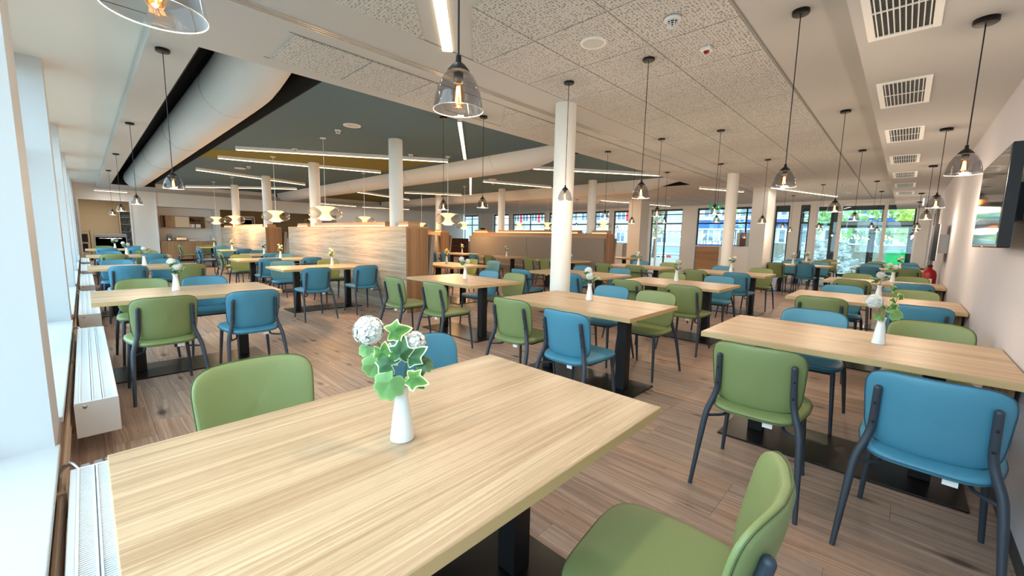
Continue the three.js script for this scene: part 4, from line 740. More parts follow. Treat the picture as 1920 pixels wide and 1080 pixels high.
[[3.03, -8.93, 'white smoke detector on the blue-grey ceiling above the near partition'], [3.05, -12.3, 'white smoke detector past the olive band'], [4.81, -7.57, 'white smoke detector right of the partition column'], [8.9, -9.4, 'white smoke detector in the second blue-grey field'], [2.96, -6.77, 'small white detector beside the large ceiling loudspeaker']].forEach(([x, z, l]) => detector(l, x, z, 3.0, 0.05));
[[15.5, -1.35, 'far smoke detector above the entrance tables, right'], [13.3, -1.3, 'far smoke detector above the entrance tables, left'], [14.4, -6.2, 'far smoke detector left of the square pillar']].forEach(([x, z, l]) => detector(l, x, z, 2.852, 0.055));
{ const o = thing('alarm_beacon', 'small white alarm beacon with a red lens in the perforated ceiling', 'alarm', [3.49, 2.852, -1.28]); part('body', cbox(0.075, 0.03, 0.075, 0.008).translate(0, -0.015, 0), M.enamel, o); part('lens', lathe([[0.001, -0.046], [0.014, -0.044], [0.022, -0.036], [0.023, -0.03], [0.001, -0.03]], 24), P({ color: 0x8c0f14, roughness: 0.15 }), o); }

// ================================================================ RADIATORS AND PIPES UNDER THE WINDOWS
function radiatorProto() {                                             // length 2.6 along -z from the origin, 0.19 deep from x = 0
  const g = new THREE.Group(), L = 2.6, D = 0.19, y0 = 0.115, y1 = 0.33;
  part('front_panel', cb(D - 0.02, D, y0, y1, -L, 0, 0.004), M.enamel, g); part('rear_panel', cb(0, 0.02, y0, y1, -L, 0, 0.004), M.enamel, g);
  for (const z of [[-0.012, 0], [-L, -L + 0.012]]) part('end_cap', cb(0.02, D - 0.02, y0, y1, z[0], z[1], 0.003), M.enamel, g);
  part('core', bx(0.02, D - 0.02, y0 + 0.02, y1 - 0.03, -L + 0.012, -0.012), M.enamelD, g);
  const gr = group('top_grille', g);
  part('rail', [bx(0.02, 0.028, y1 - 0.012, y1, -L + 0.012, -0.012), bx(0.066, 0.072, y1 - 0.012, y1, -L + 0.012, -0.012), bx(0.076, 0.082, y1 - 0.012, y1, -L + 0.012, -0.012), bx(0.112, 0.118, y1 - 0.012, y1, -L + 0.012, -0.012), bx(0.122, 0.128, y1 - 0.012, y1, -L + 0.012, -0.012), bx(0.164, 0.17, y1 - 0.012, y1, -L + 0.012, -0.012)], M.enamel, gr);
  const fins = []; for (let z = -0.02; z > -L + 0.02; z -= 0.0115) for (const [a, b] of [[0.028, 0.066], [0.082, 0.112], [0.128, 0.164]]) fins.push(bx(a, b, y1 - 0.009, y1 - 0.003, z - 0.0062, z));
  part('fins', fins, M.enamel, gr).userData.kind = 'stuff';
  for (const z of [-0.5, -1.3, -2.1]) part('bracket', bx(0.004, 0.016, 0, y0, z - 0.02, z + 0.02), M.enamelD, g);
  part('vent_plug', lathe([[0.001, 0.006], [0.008, 0.006], [0.011, 0.002], [0.011, 0]], 20).rotateX(Math.PI / 2).translate(0.045, y1 - 0.03, 0), M.chrome, g);
  part('valve', [tube([[0.03, y1 - 0.02, -L - 0.005], [0.0, y1 + 0.004, -L - 0.06], [-0.035, y1 - 0.03, -L - 0.06], [-0.035, 0.2, -L - 0.06]], 0.009, 20, 8), cbox(0.03, 0.03, 0.025, 0.004).translate(0.045, y1 - 0.015, -L - 0.015), cbox(0.03, 0.03, 0.025, 0.004).translate(0.085, y1 - 0.012, -L - 0.015), cbox(0.03, 0.028, 0.025, 0.004).translate(0.122, y1 - 0.01, -L - 0.015)], M.chrome, g);
  return g;
}
const rp = radiatorProto();
[['low white radiator under the front table, in the bottom left corner', 0.14], ['low white radiator second from us under the windows, its end facing us', -3.4], ['low white radiator third from us under the windows', -6.95], ['low white radiator fourth from us under the windows', -10.5], ['low white radiator fifth from us under the windows', -14.1], ['low white radiator sixth from us, by the doorway', -17.7]].forEach(([l, z]) => { const o = rp.clone(); o.name = numbered('radiator'); scene.add(o); o.position.set(-0.115, 0, z); tag(o, l, 'radiator', 'low white radiators under the windows'); });
{ const o = thing('heating_pipe', 'pair of beige heating pipes along the foot of the window wall', 'pipe', [0, 0, 0]);
  for (const y of [0.2, 0.27]) part('pipe', tube([[-0.142, y, ZR - 0.02], [-0.142, y, -12], [-0.142, y, ZF + 0.2]], 0.011, 4, 10), M.copper, o);
  const cl = bx(-0.158, -0.126, 0.18, 0.29, -0.012, 0.012); for (let k = 0; k < 8; k++) part('pipe_clip', cl, M.copper, o).position.z = -2.35 - 2.4 * k; }

// ================================================================ THINGS ON THE RIGHT WALL
{ const t = thing('television', 'large black wall-mounted television beside the right-hand pendants', 'television', [3.72, 1.63, 0.33]);
  t.rotation.y = 0.0; t.rotation.x = 0.0;
  part('housing', cb(-0.53, 0.53, -0.285, 0.235, 0.0, 0.045, 0.006), M.black, t); part('rear_case', cb(0.0, 0.42, -0.2, 0.14, 0.045, 0.075, 0.01), M.black, t); part('screen', cb(-0.515, 0.515, -0.265, 0.223, -0.002, 0.0, 0.0008), M.screen, t); part('wall_bracket', bx(0.1, 0.35, -0.12, 0.1, 0.075, 0.1495), M.black, t); part('badge', bx(-0.03, 0.03, -0.283, -0.276, -0.0015, 0), M.chrome, t); }
{ const t = thing('information_display', 'narrow black display on the right wall near the entrance, seen edge-on', 'display', [9.6, 1.38, 0.3]);
  part('housing', cb(-0.45, 0.45, -0.27, 0.3, 0, 0.06, 0.006), M.black, t); part('screen', cb(-0.435, 0.435, -0.25, 0.285, -0.002, 0, 0.0008), M.matScreen, t); part('wall_bracket', bx(-0.15, 0.15, -0.15, 0.15, 0.06, 0.18), M.enamel, t); part('side_trim', bx(-0.453, -0.45, -0.27, 0.3, 0.052, 0.06), M.enamel, t); }
{ const o = thing('wall_thermostat', 'small dark control box on the right wall beyond the television', 'thermostat', [10.6, 1.4, ZR - 0.03]); part('case', cb(-0.13, 0.13, -0.055, 0.055, 0, 0.03, 0.004), S({ color: 0x4a3e40, roughness: 0.4 }), o); part('button', bx(-0.15, -0.13, -0.05, -0.02, 0.005, 0.025), M.red, o); }
{ const o = thing('fire_extinguisher', 'red fire extinguisher standing by the right wall beyond the tables', 'extinguisher', [10.3, 0.45, 0.35]);
  part('cylinder', lathe([[0.001, 0], [0.085, 0], [0.095, 0.02], [0.095, 0.38], [0.08, 0.45], [0.03, 0.49], [0.03, 0.52], [0.001, 0.52]], 32), M.red, o); part('valve_head', [cb(-0.03, 0.03, 0.52, 0.56, -0.03, 0.03, 0.005), cb(-0.1, 0.08, 0.56, 0.575, -0.012, 0.012, 0.003)], M.black, o); part('hose', tube([[0.03, 0.53, 0], [0.12, 0.5, 0.02], [0.12, 0.3, 0.02], [0.1, 0.2, 0.02]], 0.01, 20, 8), M.black, o); part('label', cb(-0.099, -0.09, 0.15, 0.32, -0.04, 0.04, 0.002), M.tagW, o);
  const s = thing('pedestal_box', 'slim white pedestal carrying the red fire extinguisher', 'stand', [10.3, 0, 0.35]); part('body', cb(-0.11, 0.11, 0, 0.445, -0.11, 0.11, 0.004), M.enamel, s); part('top_tray', cb(-0.12, 0.12, 0.44, 0.4495, -0.12, 0.12, 0.002), M.enamelD, s); }
{ const o = thing('exit_sign', 'hanging white emergency exit sign seen edge-on, right of the glass wall', 'sign', [13.9, 2.53, 0.2]); part('rod', tube([[0, 0, 0], [0, -0.08, 0]], 0.006, 2, 6), M.enamel, o); part('panel', cb(-0.15, 0.15, -0.24, -0.08, -0.012, 0.012, 0.003), S({ color: 0xdfeaf2, roughness: 0.4, emissive: 0xbfe0f5, emissiveIntensity: 0.5 }), o); }

// ================================================================ FAR COUNTERS
{ const c = thing('drinks_counter', 'drinks counter of wood and white panels before the far windows', 'counter', [16.6, 0, 0]);
  part('wood_panel', cb(0, 0.03, 0.06, 1.13, -5.93, -5.08, 0.003), M.counterH, c); part('white_panel', cb(0, 0.03, 0.06, 1.13, -5.075, -4.05, 0.003), M.enamel, c); part('worktop', cb(-0.02, 0.7, 1.13, 1.17, -5.95, -4.03, 0.004), M.enamel, c); part('body', bx(0.03, 0.66, 0, 1.13, -5.92, -4.07), M.enamelD, c); part('plinth', bx(0.02, 0.03, 0, 0.06, -5.9, -4.1), M.black, c);
  const m = thing('coffee_machine', 'tall dark coffee machine on the drinks counter, right of the column', 'coffee machine', [16.9, 1.171, -4.36]);
  part('body', cb(-0.2, 0.2, 0, 0.5, -0.17, 0.17, 0.01), M.steel, m); part('front', cb(-0.21, -0.2, 0.02, 0.48, -0.06, 0.14, 0.002), S({ color: 0x5a3a2c, roughness: 0.4 }), m); part('display', cb(-0.214, -0.21, 0.3, 0.45, -0.02, 0.12, 0.001), M.screen, m); part('drip_tray', cb(-0.3, -0.2, 0, 0.03, -0.1, 0.1, 0.003), M.black, m);
  const b = thing('bottle_rack', 'black rack of bottles on the drinks counter, partly behind the column', 'rack', [16.85, 1.171, -4.8]);
  part('frame', [bx(-0.15, 0.15, 0, 0.02, -0.15, 0.15), bx(-0.15, -0.13, 0.02, 0.62, -0.15, -0.13), bx(-0.15, -0.13, 0.02, 0.62, 0.13, 0.15), bx(0.13, 0.15, 0.02, 0.62, -0.15, -0.13), bx(0.13, 0.15, 0.02, 0.62, 0.13, 0.15), bx(-0.15, 0.15, 0.3, 0.315, -0.15, 0.15), bx(-0.15, 0.15, 0.6, 0.62, -0.15, 0.15)], M.black, b);
  const bottle = () => lathe([[0.001, 0], [0.035, 0], [0.035, 0.15], [0.015, 0.2], [0.013, 0.25], [0.001, 0.25]], 16);
  const bg = bottle(), bm = [P({ color: 0x2f5a3a, roughness: 0.1 }), P({ color: 0xd8dde0, roughness: 0.1 }), P({ color: 0x3a2a22, roughness: 0.1 })];
  let q = 0; for (const y of [0.02, 0.315]) for (const z of [-0.085, 0, 0.085]) { const o = thing('bottle', ['dark green', 'clear', 'brown'][q % 3] + ' bottle on the ' + (y > 0.1 ? 'upper' : 'lower') + ' shelf of the black rack', 'bottle', [16.85, 1.171 + y, -4.8 + z], 0, 'bottles in the black rack'); part('glass', bg, bm[q++ % 3], o); }
  const d = thing('display_shelf', 'glass display shelf with a dark base on the drinks counter, left of the column', 'display case', [16.9, 1.171, -5.45]);
  part('base', [cb(-0.2, 0.2, 0, 0.012, -0.4, 0.3, 0.002), cb(-0.2, 0.2, 0.16, 0.175, -0.4, 0.3, 0.002)], M.anthracite, d); part('post', [[-0.19, -0.39], [-0.19, 0.29], [0.19, -0.39], [0.19, 0.29], [-0.19, -0.16], [-0.19, 0.07]].map(([x, z]) => bx(x - 0.008, x + 0.008, 0.012, 0.16, z - 0.008, z + 0.008)), M.anthracite, d); part('glass', bx(-0.15, -0.145, 0.175, 0.55, -0.3, 0.28), M.pane, d); part('shelf', [bx(-0.15, 0.15, 0.3, 0.308, -0.3, 0.28), bx(-0.15, 0.15, 0.44, 0.448, -0.3, 0.28)], M.pane, d);
  const l = thing('low_sideboard', 'low wooden ledge panel under the window left of the square pillar', 'sideboard', [17.9, 0, -11.0]); part('panel', cb(0, 0.03, 0.05, 1.12, 0.02, 0.72, 0.003), M.counterH, l); part('body', bx(0.03, 0.5, 0, 1.1, 0.02, 0.72), M.enamelD, l); part('top', cb(-0.01, 0.52, 1.12, 1.14, 0, 1.2, 0.003), M.enamel, l); part('white_panel', cb(0, 0.03, 0.05, 1.12, 0.74, 1.18, 0.003), M.enamel, l);
  const w = thing('wooden_screen', 'dark wooden screen in the gap left of the long bench', 'screen', [13.2, 0, -17.0]); for (let i = 0; i < 3; i++) part('board', cb(0, 0.04, 0.02 + 0.4 * i, 0.415 + 0.4 * i, -1.6, 1.3, 0.003), S({ map: T.endgrain, color: 0xb08a68, roughness: 0.5 }), w);
  const p = thing('moss_ball', 'round green moss ball hanging in a dark bowl left of the long bench', 'plant', [12.1, 1.5, -13.4]); const pg = new THREE.IcosahedronGeometry(0.16, 4); const R = rng(31); warp(pg, (v) => { const s = 0.9 + 0.2 * R(); v.multiplyScalar(s); }); part('moss', pg, S({ color: 0x8da02a, roughness: 0.9, flatShading: true }), p); part('bowl', lathe([[0.001, 0.14], [0.09, 0.15], [0.12, 0.2], [0.1, 0.2], [0.001, 0.17]], 28), M.black, p); part('cord', tube([[0, 0.2, 0], [0, 1.36, 0]], 0.003, 2, 6), M.black, p); }

// ================================================================ KITCHENETTE AND BACK ROOM
{ const zf = ZF - 0.02, c = thing('kitchen_counter', 'long wood-fronted counter in the end wall niche', 'counter', [2.2, 0, zf]);
  for (let i = 0; i < 4; i++) part('door', cb(0.01 + 0.48 * i, 0.484 + 0.48 * i, 0.1, 0.83, -0.02, 0, 0.002), M.counter, c); part('plinth', bx(0.01, 1.93, 0, 0.095, -0.06, -0.04), M.black, c); part('body', bx(0.01, 1.93, 0.095, 0.83, -0.62, -0.022), M.enamelD, c); part('worktop', cb(0, 1.94, 0.83, 0.87, -0.66, 0.012, 0.003), M.counterH, c);
  const s = thing('wall_shelf_unit', 'wooden wall cupboard with open shelves above the kitchenette counter', 'shelf', [2.35, 1.44, ZF - 0.74]);
  part('carcass', [bx(0, 1.5, 0, 0.02, 0, 0.3), bx(0, 1.5, 0.49, 0.51, 0, 0.3), bx(0, 0.02, 0.02, 0.49, 0, 0.3), bx(1.48, 1.5, 0.02, 0.49, 0, 0.3), bx(0.92, 0.94, 0.02, 0.49, 0, 0.3), bx(0.02, 1.48, 0.02, 0.49, 0, 0.01), bx(0.94, 1.48, 0.25, 0.27, 0.01, 0.3)], M.panelV, s); part('door', cb(0.12, 0.5, 0.022, 0.488, 0.3, 0.315, 0.002), M.counter, s); part('door', cb(0.44, 0.93, 0.022, 0.488, 0.318, 0.332, 0.002), S({ color: 0xd9c7ae, roughness: 0.3 }), s);
  for (const [i, x] of [1.03, 1.25].entries()) { const b = thing('storage_box', (i ? 'right' : 'left') + ' pale storage box on the lower kitchenette shelf', 'box', [2.35 + x, 1.4605, ZF - 0.6], 0, 'boxes on the kitchenette shelf'); part('body', cb(-0.09, 0.09, 0, 0.15, -0.1, 0.1, 0.006), M.enamel, b); part('lid', cb(-0.095, 0.095, 0.15, 0.17, -0.105, 0.105, 0.004), M.panelV, b); }
  for (const [i, x] of [1.05, 1.14, 1.3].entries()) { const b = thing('crockery_stack', ['left', 'middle', 'right'][i] + ' dark crockery stack on the upper kitchenette shelf', 'crockery', [2.35 + x, 1.7105, ZF - 0.6], 0, 'crockery on the kitchenette shelf'); part('bowls', lathe([[0.001, 0], [0.03, 0], [0.05, 0.05], [0.05, 0.14 - 0.03 * i], [0.045, 0.15 - 0.03 * i], [0.001, 0.1]], 20), M.anthracite, b); }
  const k = thing('water_boiler', 'chrome kettle standing on the kitchenette counter, left end', 'kettle', [2.55, 0.871, ZF - 0.4]); part('body', lathe([[0.001, 0], [0.09, 0], [0.1, 0.03], [0.09, 0.15], [0.05, 0.2], [0.001, 0.21]], 28), M.chrome, k); part('handle', tube([[-0.08, 0.17, 0], [-0.06, 0.26, 0], [0.06, 0.26, 0], [0.08, 0.17, 0]], 0.009, 20, 8), M.black, k);
  const t = thing('toaster', 'chrome toaster on the kitchenette counter beside the kettle', 'toaster', [2.95, 0.871, ZF - 0.4]); part('body', cb(-0.17, 0.17, 0.01, 0.18, -0.1, 0.1, 0.03), M.chrome, t); part('slot', [bx(-0.13, 0.13, 0.178, 0.181, -0.045, -0.015), bx(-0.13, 0.13, 0.178, 0.181, 0.015, 0.045)], M.black, t); part('feet', bx(-0.15, 0.15, 0, 0.01, -0.08, 0.08), M.black, t);
  for (const [i, x] of [3.35, 3.68].entries()) { const o = thing('serving_tray', (i ? 'right' : 'left') + ' white tray lying on the kitchenette counter', 'tray', [x, 0.871, ZF - 0.35], 0, 'trays on the kitchenette counter'); part('tray_body', [cb(-0.14, 0.14, 0, 0.008, -0.1, 0.1, 0.002), cb(-0.14, -0.13, 0.008, 0.05, -0.1, 0.1, 0.002), cb(0.13, 0.14, 0.008, 0.05, -0.1, 0.1, 0.002), cb(-0.13, 0.13, 0.008, 0.05, -0.1, -0.09, 0.002), cb(-0.13, 0.13, 0.008, 0.05, 0.09, 0.1, 0.002)], M.enamel, o); }
  const d = thing('dispenser_bottle', 'pale pump bottle at the right end of the kitchenette counter', 'bottle', [4.0, 0.871, ZF - 0.3]); part('bottle_body', lathe([[0.001, 0], [0.04, 0], [0.042, 0.2], [0.015, 0.26], [0.012, 0.3], [0.001, 0.3]], 20), M.enamelD, d); part('pump', [tube([[0, 0.3, 0], [0, 0.34, 0], [0.05, 0.335, 0]], 0.007, 10, 6)], M.enamel, d);
  const f = thing('dishwasher', 'stainless front-loading machine seen through the doorway', 'dishwasher', [0.3, 0, ZF - 2.0]); part('body', cb(0, 1.0, 0.1, 1.12, -0.6, 0, 0.02), M.steel, f); part('door', cb(0.04, 0.96, 0.14, 0.98, 0, 0.02, 0.01), S({ color: 0x6f7880, roughness: 0.35, metalness: 0.6 }), f); part('handle', tube([[0.15, 0.92, 0.05], [0.85, 0.92, 0.05]], 0.014, 4, 8), M.chrome, f); part('feet', [bx(0.05, 0.12, 0, 0.1, -0.5, -0.43), bx(0.88, 0.95, 0, 0.1, -0.5, -0.43), bx(0.05, 0.12, 0, 0.1, -0.1, -0.03), bx(0.88, 0.95, 0, 0.1, -0.1, -0.03)], M.black, f);
  const sh = thing('shelf_trolley', 'dark shelf trolley left of the stainless machine in the doorway', 'trolley', [-0.1, 0, ZF - 2.2]); part('frame', [[-0.3, -0.25], [0.28, -0.25], [-0.3, 0.25], [0.28, 0.25]].map(([x, z]) => bx(x, x + 0.02, 0.05, 1.25, z - 0.01, z + 0.01)), M.anthracite, sh); for (const y of [0.35, 0.75, 1.2]) part('shelf', cb(-0.3, 0.3, y, y + 0.02, -0.26, 0.26, 0.003), M.steel, sh); part('load', [cb(-0.22, 0.2, 0.37, 0.7, -0.2, 0.2, 0.01), cb(-0.2, 0.22, 0.77, 1.1, -0.2, 0.2, 0.01)], M.black, sh); part('wheel', [[-0.28, -0.25], [0.28, -0.25], [-0.28, 0.25], [0.28, 0.25]].map(([x, z]) => clean(new THREE.CylinderGeometry(0.04, 0.04, 0.02, 16).rotateX(Math.PI / 2).translate(x, 0.04, z))), M.black, sh);
  const g = thing('glass_cabinet', 'tall glass-fronted cabinet with dark shelves in the back room', 'cabinet', [1.48, 0, ZF - 3.4]); part('carcass', [bx(-0.3, -0.27, 0, 2.15, -0.4, 0), bx(0.47, 0.5, 0, 2.15, -0.4, 0), bx(-0.27, 0.47, 2.12, 2.15, -0.4, 0), bx(-0.27, 0.47, 0, 0.05, -0.4, 0), bx(-0.27, 0.47, 0.05, 2.12, -0.4, -0.39)], S({ color: 0x57584a, roughness: 0.6 }), g); for (const y of [0.45, 0.85, 1.2, 1.55, 1.85]) part('shelf', bx(-0.27, 0.47, y, y + 0.015, -0.38, -0.02), M.steel, g); for (const [a, b] of [[-0.3, 0.1], [0.1, 0.5]]) { const dd = part('door', [bx(a, a + 0.025, 0, 2.15, 0, 0.03), bx(b - 0.025, b, 0, 2.15, 0, 0.03), bx(a + 0.025, b - 0.025, 2.12, 2.15, 0, 0.03), bx(a + 0.025, b - 0.025, 0, 0.04, 0, 0.03)], S({ color: 0xc9a97c, roughness: 0.5 }), g); part('pane', bx(a + 0.025, b - 0.025, 0.04, 2.12, 0.012, 0.018), M.pane, dd); }
  const R = rng(77); for (const y of [0.465, 0.865, 1.215, 1.565]) for (let i = 0; i < 3; i++) { const o = thing('pan_stack', ['left', 'middle', 'right'][i] + ' dark pan on ' + { 0.465: 'the lowest', 0.865: 'the second', 1.215: 'the third', 1.565: 'the fourth' }[y] + ' shelf of the glass cabinet', 'pan', [1.48 - 0.12 + 0.24 * i, y, ZF - 3.6], 0, 'pans in the glass cabinet'); part('pan_body', lathe([[0.001, 0], [0.09, 0], [0.1, 0.02], [0.1, 0.1 + 0.1 * R()], [0.095, 0.09], [0.09, 0.03], [0.001, 0.02]], 20), i === 1 ? M.steel : M.black, o); }
  const ap = thing('white_appliance', 'white boxy appliance seen over the far wooden partition', 'appliance', [5.4, 0.0, ZF - 0.9]); part('body', cb(-0.35, 0.35, 0.0, 1.95, -0.3, 0.3, 0.02), M.enamel, ap); part('door', cb(-0.33, 0.33, 0.1, 1.9, 0.3, 0.32, 0.01), M.enamel, ap); part('top_frame', [bx(-0.4, 0.45, 2.0, 2.06, 0.28, 0.32), bx(0.42, 0.46, 0, 2.0, 0.28, 0.32)], M.steel, ap); }

// ================================================================ OUTSIDE
{ const g = structure('ground_outside', 'pale paving and ground outside the building', 'ground');
  part('ground_plane', [bx(21.4, 34, -3.4, -0.12, -90, 60), bx(34, 120, -3.4, -2.85, -90, 60), bx(-60, 21.4, -0.5, -0.12, ZR + 0.2, 60), bx(-60, -0.62, -0.5, -0.12, -90, ZR + 0.2), bx(-0.62, 21.4, -0.5, -0.21, -90, ZF - 4.2)], S({ map: T.gravel, color: 0xc9c6bf, roughness: 0.95 }), g); }
// facades look along -x; rows of framed windows between coloured bands
function facade(name, label, x, z0, z1, top, opt) {
  const b = thing(name, label, 'building', [x, -2.87, 0]);
  part('wall', bx(0.25, 9, 0, top, z0, z1), opt.wall, b);
  const W = opt.pitch;
  for (let lv = 0; lv < opt.levels; lv++) {
    const y = opt.base + lv * opt.rise, n = Math.floor((z1 - z0) / W);
    part('band', bx(0.1, 0.25, y - 0.62, y + 0.35, z0, z1), opt.band(lv), b); part('ledge', bx(0.02, 0.25, y + 0.35, y + 0.5, z0, z1), M.enamel, b); part('ledge', bx(0.04, 0.25, y - 0.74, y - 0.62, z0, z1), M.enamel, b);
    for (let i = 0; i < n; i++) {
      const a = z0 + (i + 0.14) * W, c = z0 + (i + 0.86) * W, m = (a + c) / 2, f = part('window', [bx(0.12, 0.25, y + 0.62, y + 0.74, a, c), bx(0.12, 0.25, y + 1.98, y + 2.08, a, c), bx(0.12, 0.25, y + 0.74, y + 1.98, a, a + 0.12), bx(0.12, 0.25, y + 0.74, y + 1.98, c - 0.12, c), bx(0.12, 0.25, y + 0.74, y + 1.98, m - 0.06, m + 0.06)], M.enamel, b);
      part('pane', bx(0.2, 0.24, y + 0.74, y + 1.98, a + 0.12, c - 0.12), opt.glass, f);
      if (opt.accent && (i * 7 + lv * 3) % 5 < 2) part('accent_panel', bx(0.13, 0.25, y + 0.5, y + 2.1, c + 0.05, c + W * 0.26), opt.accent, b);
    }
  }
  return b;
}
const gl = S({ color: 0x5f7482, roughness: 0.12, metalness: 0.2 });
facade('office_building', 'white building with bright blue bands and rows of windows outside', 50, -19.5, 6, 17, { wall: S({ color: 0xbac6cd, roughness: 0.8 }), pitch: 1.9, levels: 6, base: 0.75, rise: 2.75, band: () => S({ color: 0x1f5fb8, roughness: 0.6 }), glass: gl });
facade('school_building', 'white building with red panels and windows outside the middle windows', 52, -50, -20.5, 14, { wall: S({ color: 0xb6c4cb, roughness: 0.8 }), pitch: 2.0, levels: 6, base: 0.15, rise: 3.0, band: (l) => S({ color: l === 2 ? 0xbfc9cf : 0x97a8b4, roughness: 0.6 }), glass: gl, accent: S({ color: 0xc2252f, roughness: 0.6 }) });
facade('annex_building', 'pale grey-blue building outside the far left windows', 40, -86, -51, 12, { wall: S({ color: 0xbccbd2, roughness: 0.8 }), pitch: 2.6, levels: 5, base: 0.35, rise: 3.0, band: () => S({ color: 0xa9bcc6, roughness: 0.6 }), glass: gl });
{ // stone bank: nobody could count these
  const R = rng(404), n = 1500, g = new THREE.IcosahedronGeometry(1, 1); warp(g, (v) => { const k = 0.8 + 0.35 * hash(Math.round(v.x * 50), Math.round(v.y * 50 + v.z * 90), 3); v.multiplyScalar(k); });
  const s = new THREE.InstancedMesh(g, S({ color: 0xffffff, roughness: 0.9, flatShading: true }), n), m = new THREE.Matrix4(), q = new THREE.Quaternion(), col = new THREE.Color();
  for (let i = 0; i < n; i++) { const t = R(), x = 27 + 6 * t, z = -7 + 10 * R(), r = 0.1 + 0.17 * R(); q.setFromEuler(new THREE.Euler(R() * 6, R() * 6, R() * 6)); m.compose(V(x, -0.12 + t * 1.55 * (0.75 + 0.25 * Math.sin(z * 1.3)) + 0.05 * R(), z), q, V(r * 1.3, r * 0.8, r)); s.setMatrixAt(i, m); const k = 0.12 + 0.24 * R(); s.setColorAt(i, col.setRGB(k * 1.02, k, k * 0.93)); }
  s.name = 'stone_bank'; scene.add(s); tag(s, 'bank of loose grey stones outside the entrance doors', 'stones', null, 'stuff');
  const e = structure('earth_bank', 'earth slope beneath the stones outside the entrance', 'ground'); const sh = new THREE.Shape([[27, -0.13], [33, -0.13], [33, 1.3], [32.5, 1.25]].map(([a, b]) => new THREE.Vector2(a, b))); part('slope', metric(new THREE.ExtrudeGeometry(sh, { depth: 10, bevelEnabled: false }).translate(0, 0, -7)), S({ map: T.gravel, roughness: 0.95, color: 0x9a948a }), e);
}
function tree(name, label, x, z, h, r, color, seed, n = 1500, low = 0.3) {
  const o = thing(name, label, 'tree', [x, -0.12, z]), R = rng(seed);
  part('trunk', tube([[0, 0, 0], [0.08, h * 0.4, 0.05], [-0.05, h * 0.8, 0]], [0.14, 0.1, 0.04], 16, 8), S({ color: 0x5a4a3a, roughness: 0.9 }), o);
  const lg = new THREE.PlaneGeometry(0.24, 0.16); const f = new THREE.InstancedMesh(lg, P({ color: 0xffffff, roughness: 0.8, side: THREE.DoubleSide, transmission: 0.3, thickness: 0 }), n), m = new THREE.Matrix4(), q = new THREE.Quaternion(), c = new THREE.Color(color), k = new THREE.Color();
  const clumps = []; for (let i = 0; i < 14; i++) { const a = R() * 6.28, d = Math.sqrt(R()) * r * 0.7; clumps.push([Math.cos(a) * d, h * (low + (1 - low) * R()), Math.sin(a) * d, r * (0.3 + 0.25 * R())]); }
  for (let i = 0; i < n; i++) { const cl = clumps[Math.floor(R() * 14)], d = V(R() * 2 - 1, R() * 2 - 1, R() * 2 - 1).normalize().multiplyScalar(cl[3] * Math.cbrt(R())); q.setFromEuler(new THREE.Euler(R() * 6, R() * 6, R() * 6)); m.compose(V(cl[0] + d.x, cl[1] + d.y, cl[2] + d.z), q, V(1, 1, 1)); f.setMatrixAt(i, m); f.setColorAt(i, k.copy(c).multiplyScalar(0.8 + 0.45 * R())); }
  f.name = 'foliage'; f.userData.kind = 'stuff'; o.add(f);
}
tree('birch_tree', 'light green tree outside, seen through the left entrance door', 33, -3.6, 6.5, 2.2, 0x9dbd74, 1, 380, 0.25);
tree('garden_tree', 'green tree outside between the two entrance doors', 33.6, -1.2, 6.0, 2.0, 0xa9c074, 2, 420, 0.3);
tree('yellow_shrub', 'yellow-green shrub outside, right of the entrance doors', 33.4, 0.9, 3.4, 1.7, 0xbcc45c, 3, 900, 0.3);
tree('young_tree', 'young tree outside left of the entrance lobby', 33, -9.8, 6.5, 1.5, 0x9dbb8a, 4, 130, 0.45);
tree('bare_tree', 'thin leafy tree outside before the red-panelled building', 32.5, -15.0, 4.2, 1.2, 0x9a9c6c, 6, 160, 0.4);
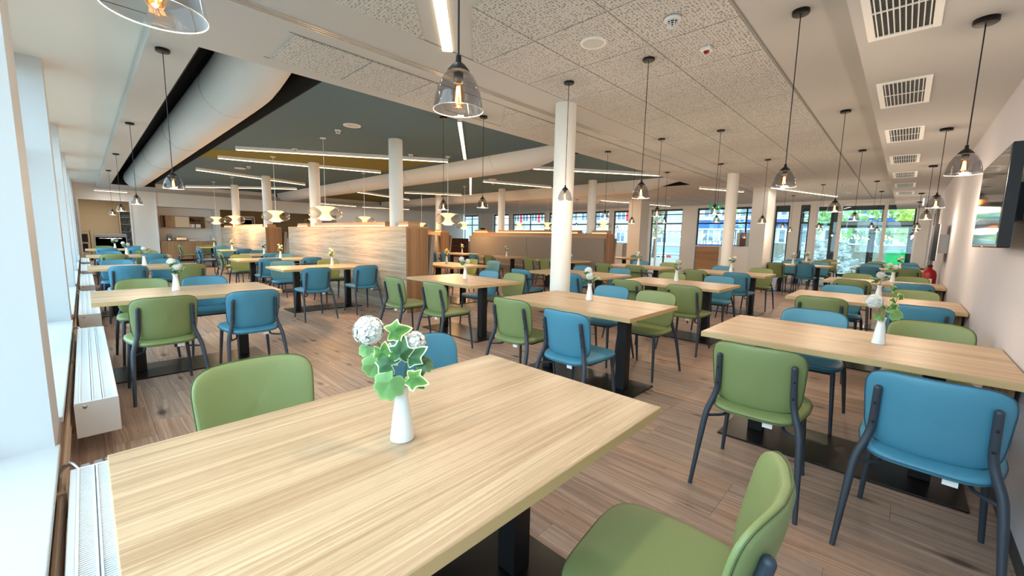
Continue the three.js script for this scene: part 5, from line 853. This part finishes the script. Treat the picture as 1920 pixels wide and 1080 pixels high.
{ const o = thing('waste_container', 'bright green waste container outside the right entrance door', 'container', [27.0, -0.12, -0.15]);
  part('body', warp(cb(-0.4, 0.4, 0.15, 1.05, -0.5, 0.5, 0.03), (v) => { const k = 0.85 + 0.15 * v.y; v.x *= k; v.z *= k; }), S({ color: 0x1fae5c, roughness: 0.5 }), o); part('lid', cb(-0.46, 0.46, 1.05, 1.18, -0.55, 0.55, 0.05), S({ color: 0x2fc470, roughness: 0.45 }), o); part('wheel', [[-0.3, -0.4], [0.3, -0.4], [-0.3, 0.4], [0.3, 0.4]].map(([x, z]) => clean(new THREE.CylinderGeometry(0.09, 0.09, 0.05, 18).rotateX(Math.PI / 2).translate(x, 0.09, z))), M.black, o); part('axle', bx(-0.32, 0.32, 0.08, 0.16, -0.36, 0.36), M.anthracite, o); }
// round red sticker on the door post, running-figure sign over the far window
{ const o = thing('prohibition_sticker', 'round red sticker with a white bar on the dark entrance door post', 'sticker', [20.992, 1.25, 0.2]); part('disc', clean(new THREE.CylinderGeometry(0.07, 0.07, 0.004, 28).rotateZ(Math.PI / 2)), M.red, o); part('bar', bx(-0.004, -0.0022, -0.014, 0.014, -0.045, 0.045), M.tagW, o);
  const k = thing('door_keypad', 'small pale keypad above the red sticker on the door post', 'keypad', [20.985, 1.5, 0.21]); part('case', cb(-0.015, 0.014, -0.05, 0.05, -0.04, 0.04, 0.004), M.enamel, k); part('keys', [0, 1, 2].map((i) => bx(-0.018, -0.015, -0.03 + 0.025 * i, -0.012 + 0.025 * i, -0.025, 0.025)), M.anthracite, k);
  const s = thing('escape_sign', 'green emergency exit sign with a white running figure above the counter windows', 'sign', [18.499, 2.76, -5.95]); part('panel', cb(-0.02, 0.02, -0.1, 0.1, -0.22, 0.22, 0.003), S({ color: 0x0f8f57, emissive: 0x0f8f57, emissiveIntensity: 0.5, roughness: 0.5 }), s);
  const w = S({ color: 0xf2f5f2, emissive: 0xffffff, emissiveIntensity: 0.4, roughness: 0.5 }); part('figure', [bx(-0.024, -0.021, 0.03, 0.06, -0.1, -0.07), bx(-0.024, -0.021, -0.03, 0.025, -0.1, -0.06), bx(-0.024, -0.021, -0.005, 0.012, -0.14, -0.02), bx(-0.024, -0.021, -0.08, -0.03, -0.13, -0.11), bx(-0.024, -0.021, -0.05, -0.03, -0.06, -0.01)], w, s); part('arrow', [bx(-0.024, -0.021, -0.012, 0.012, 0.04, 0.15), bx(-0.024, -0.021, -0.05, 0.05, 0.15, 0.165)], w, s); }

scene.traverse((o) => { if (o.isMesh) { o.castShadow = true; o.receiveShadow = true; } });
renderer.render(scene, camera);
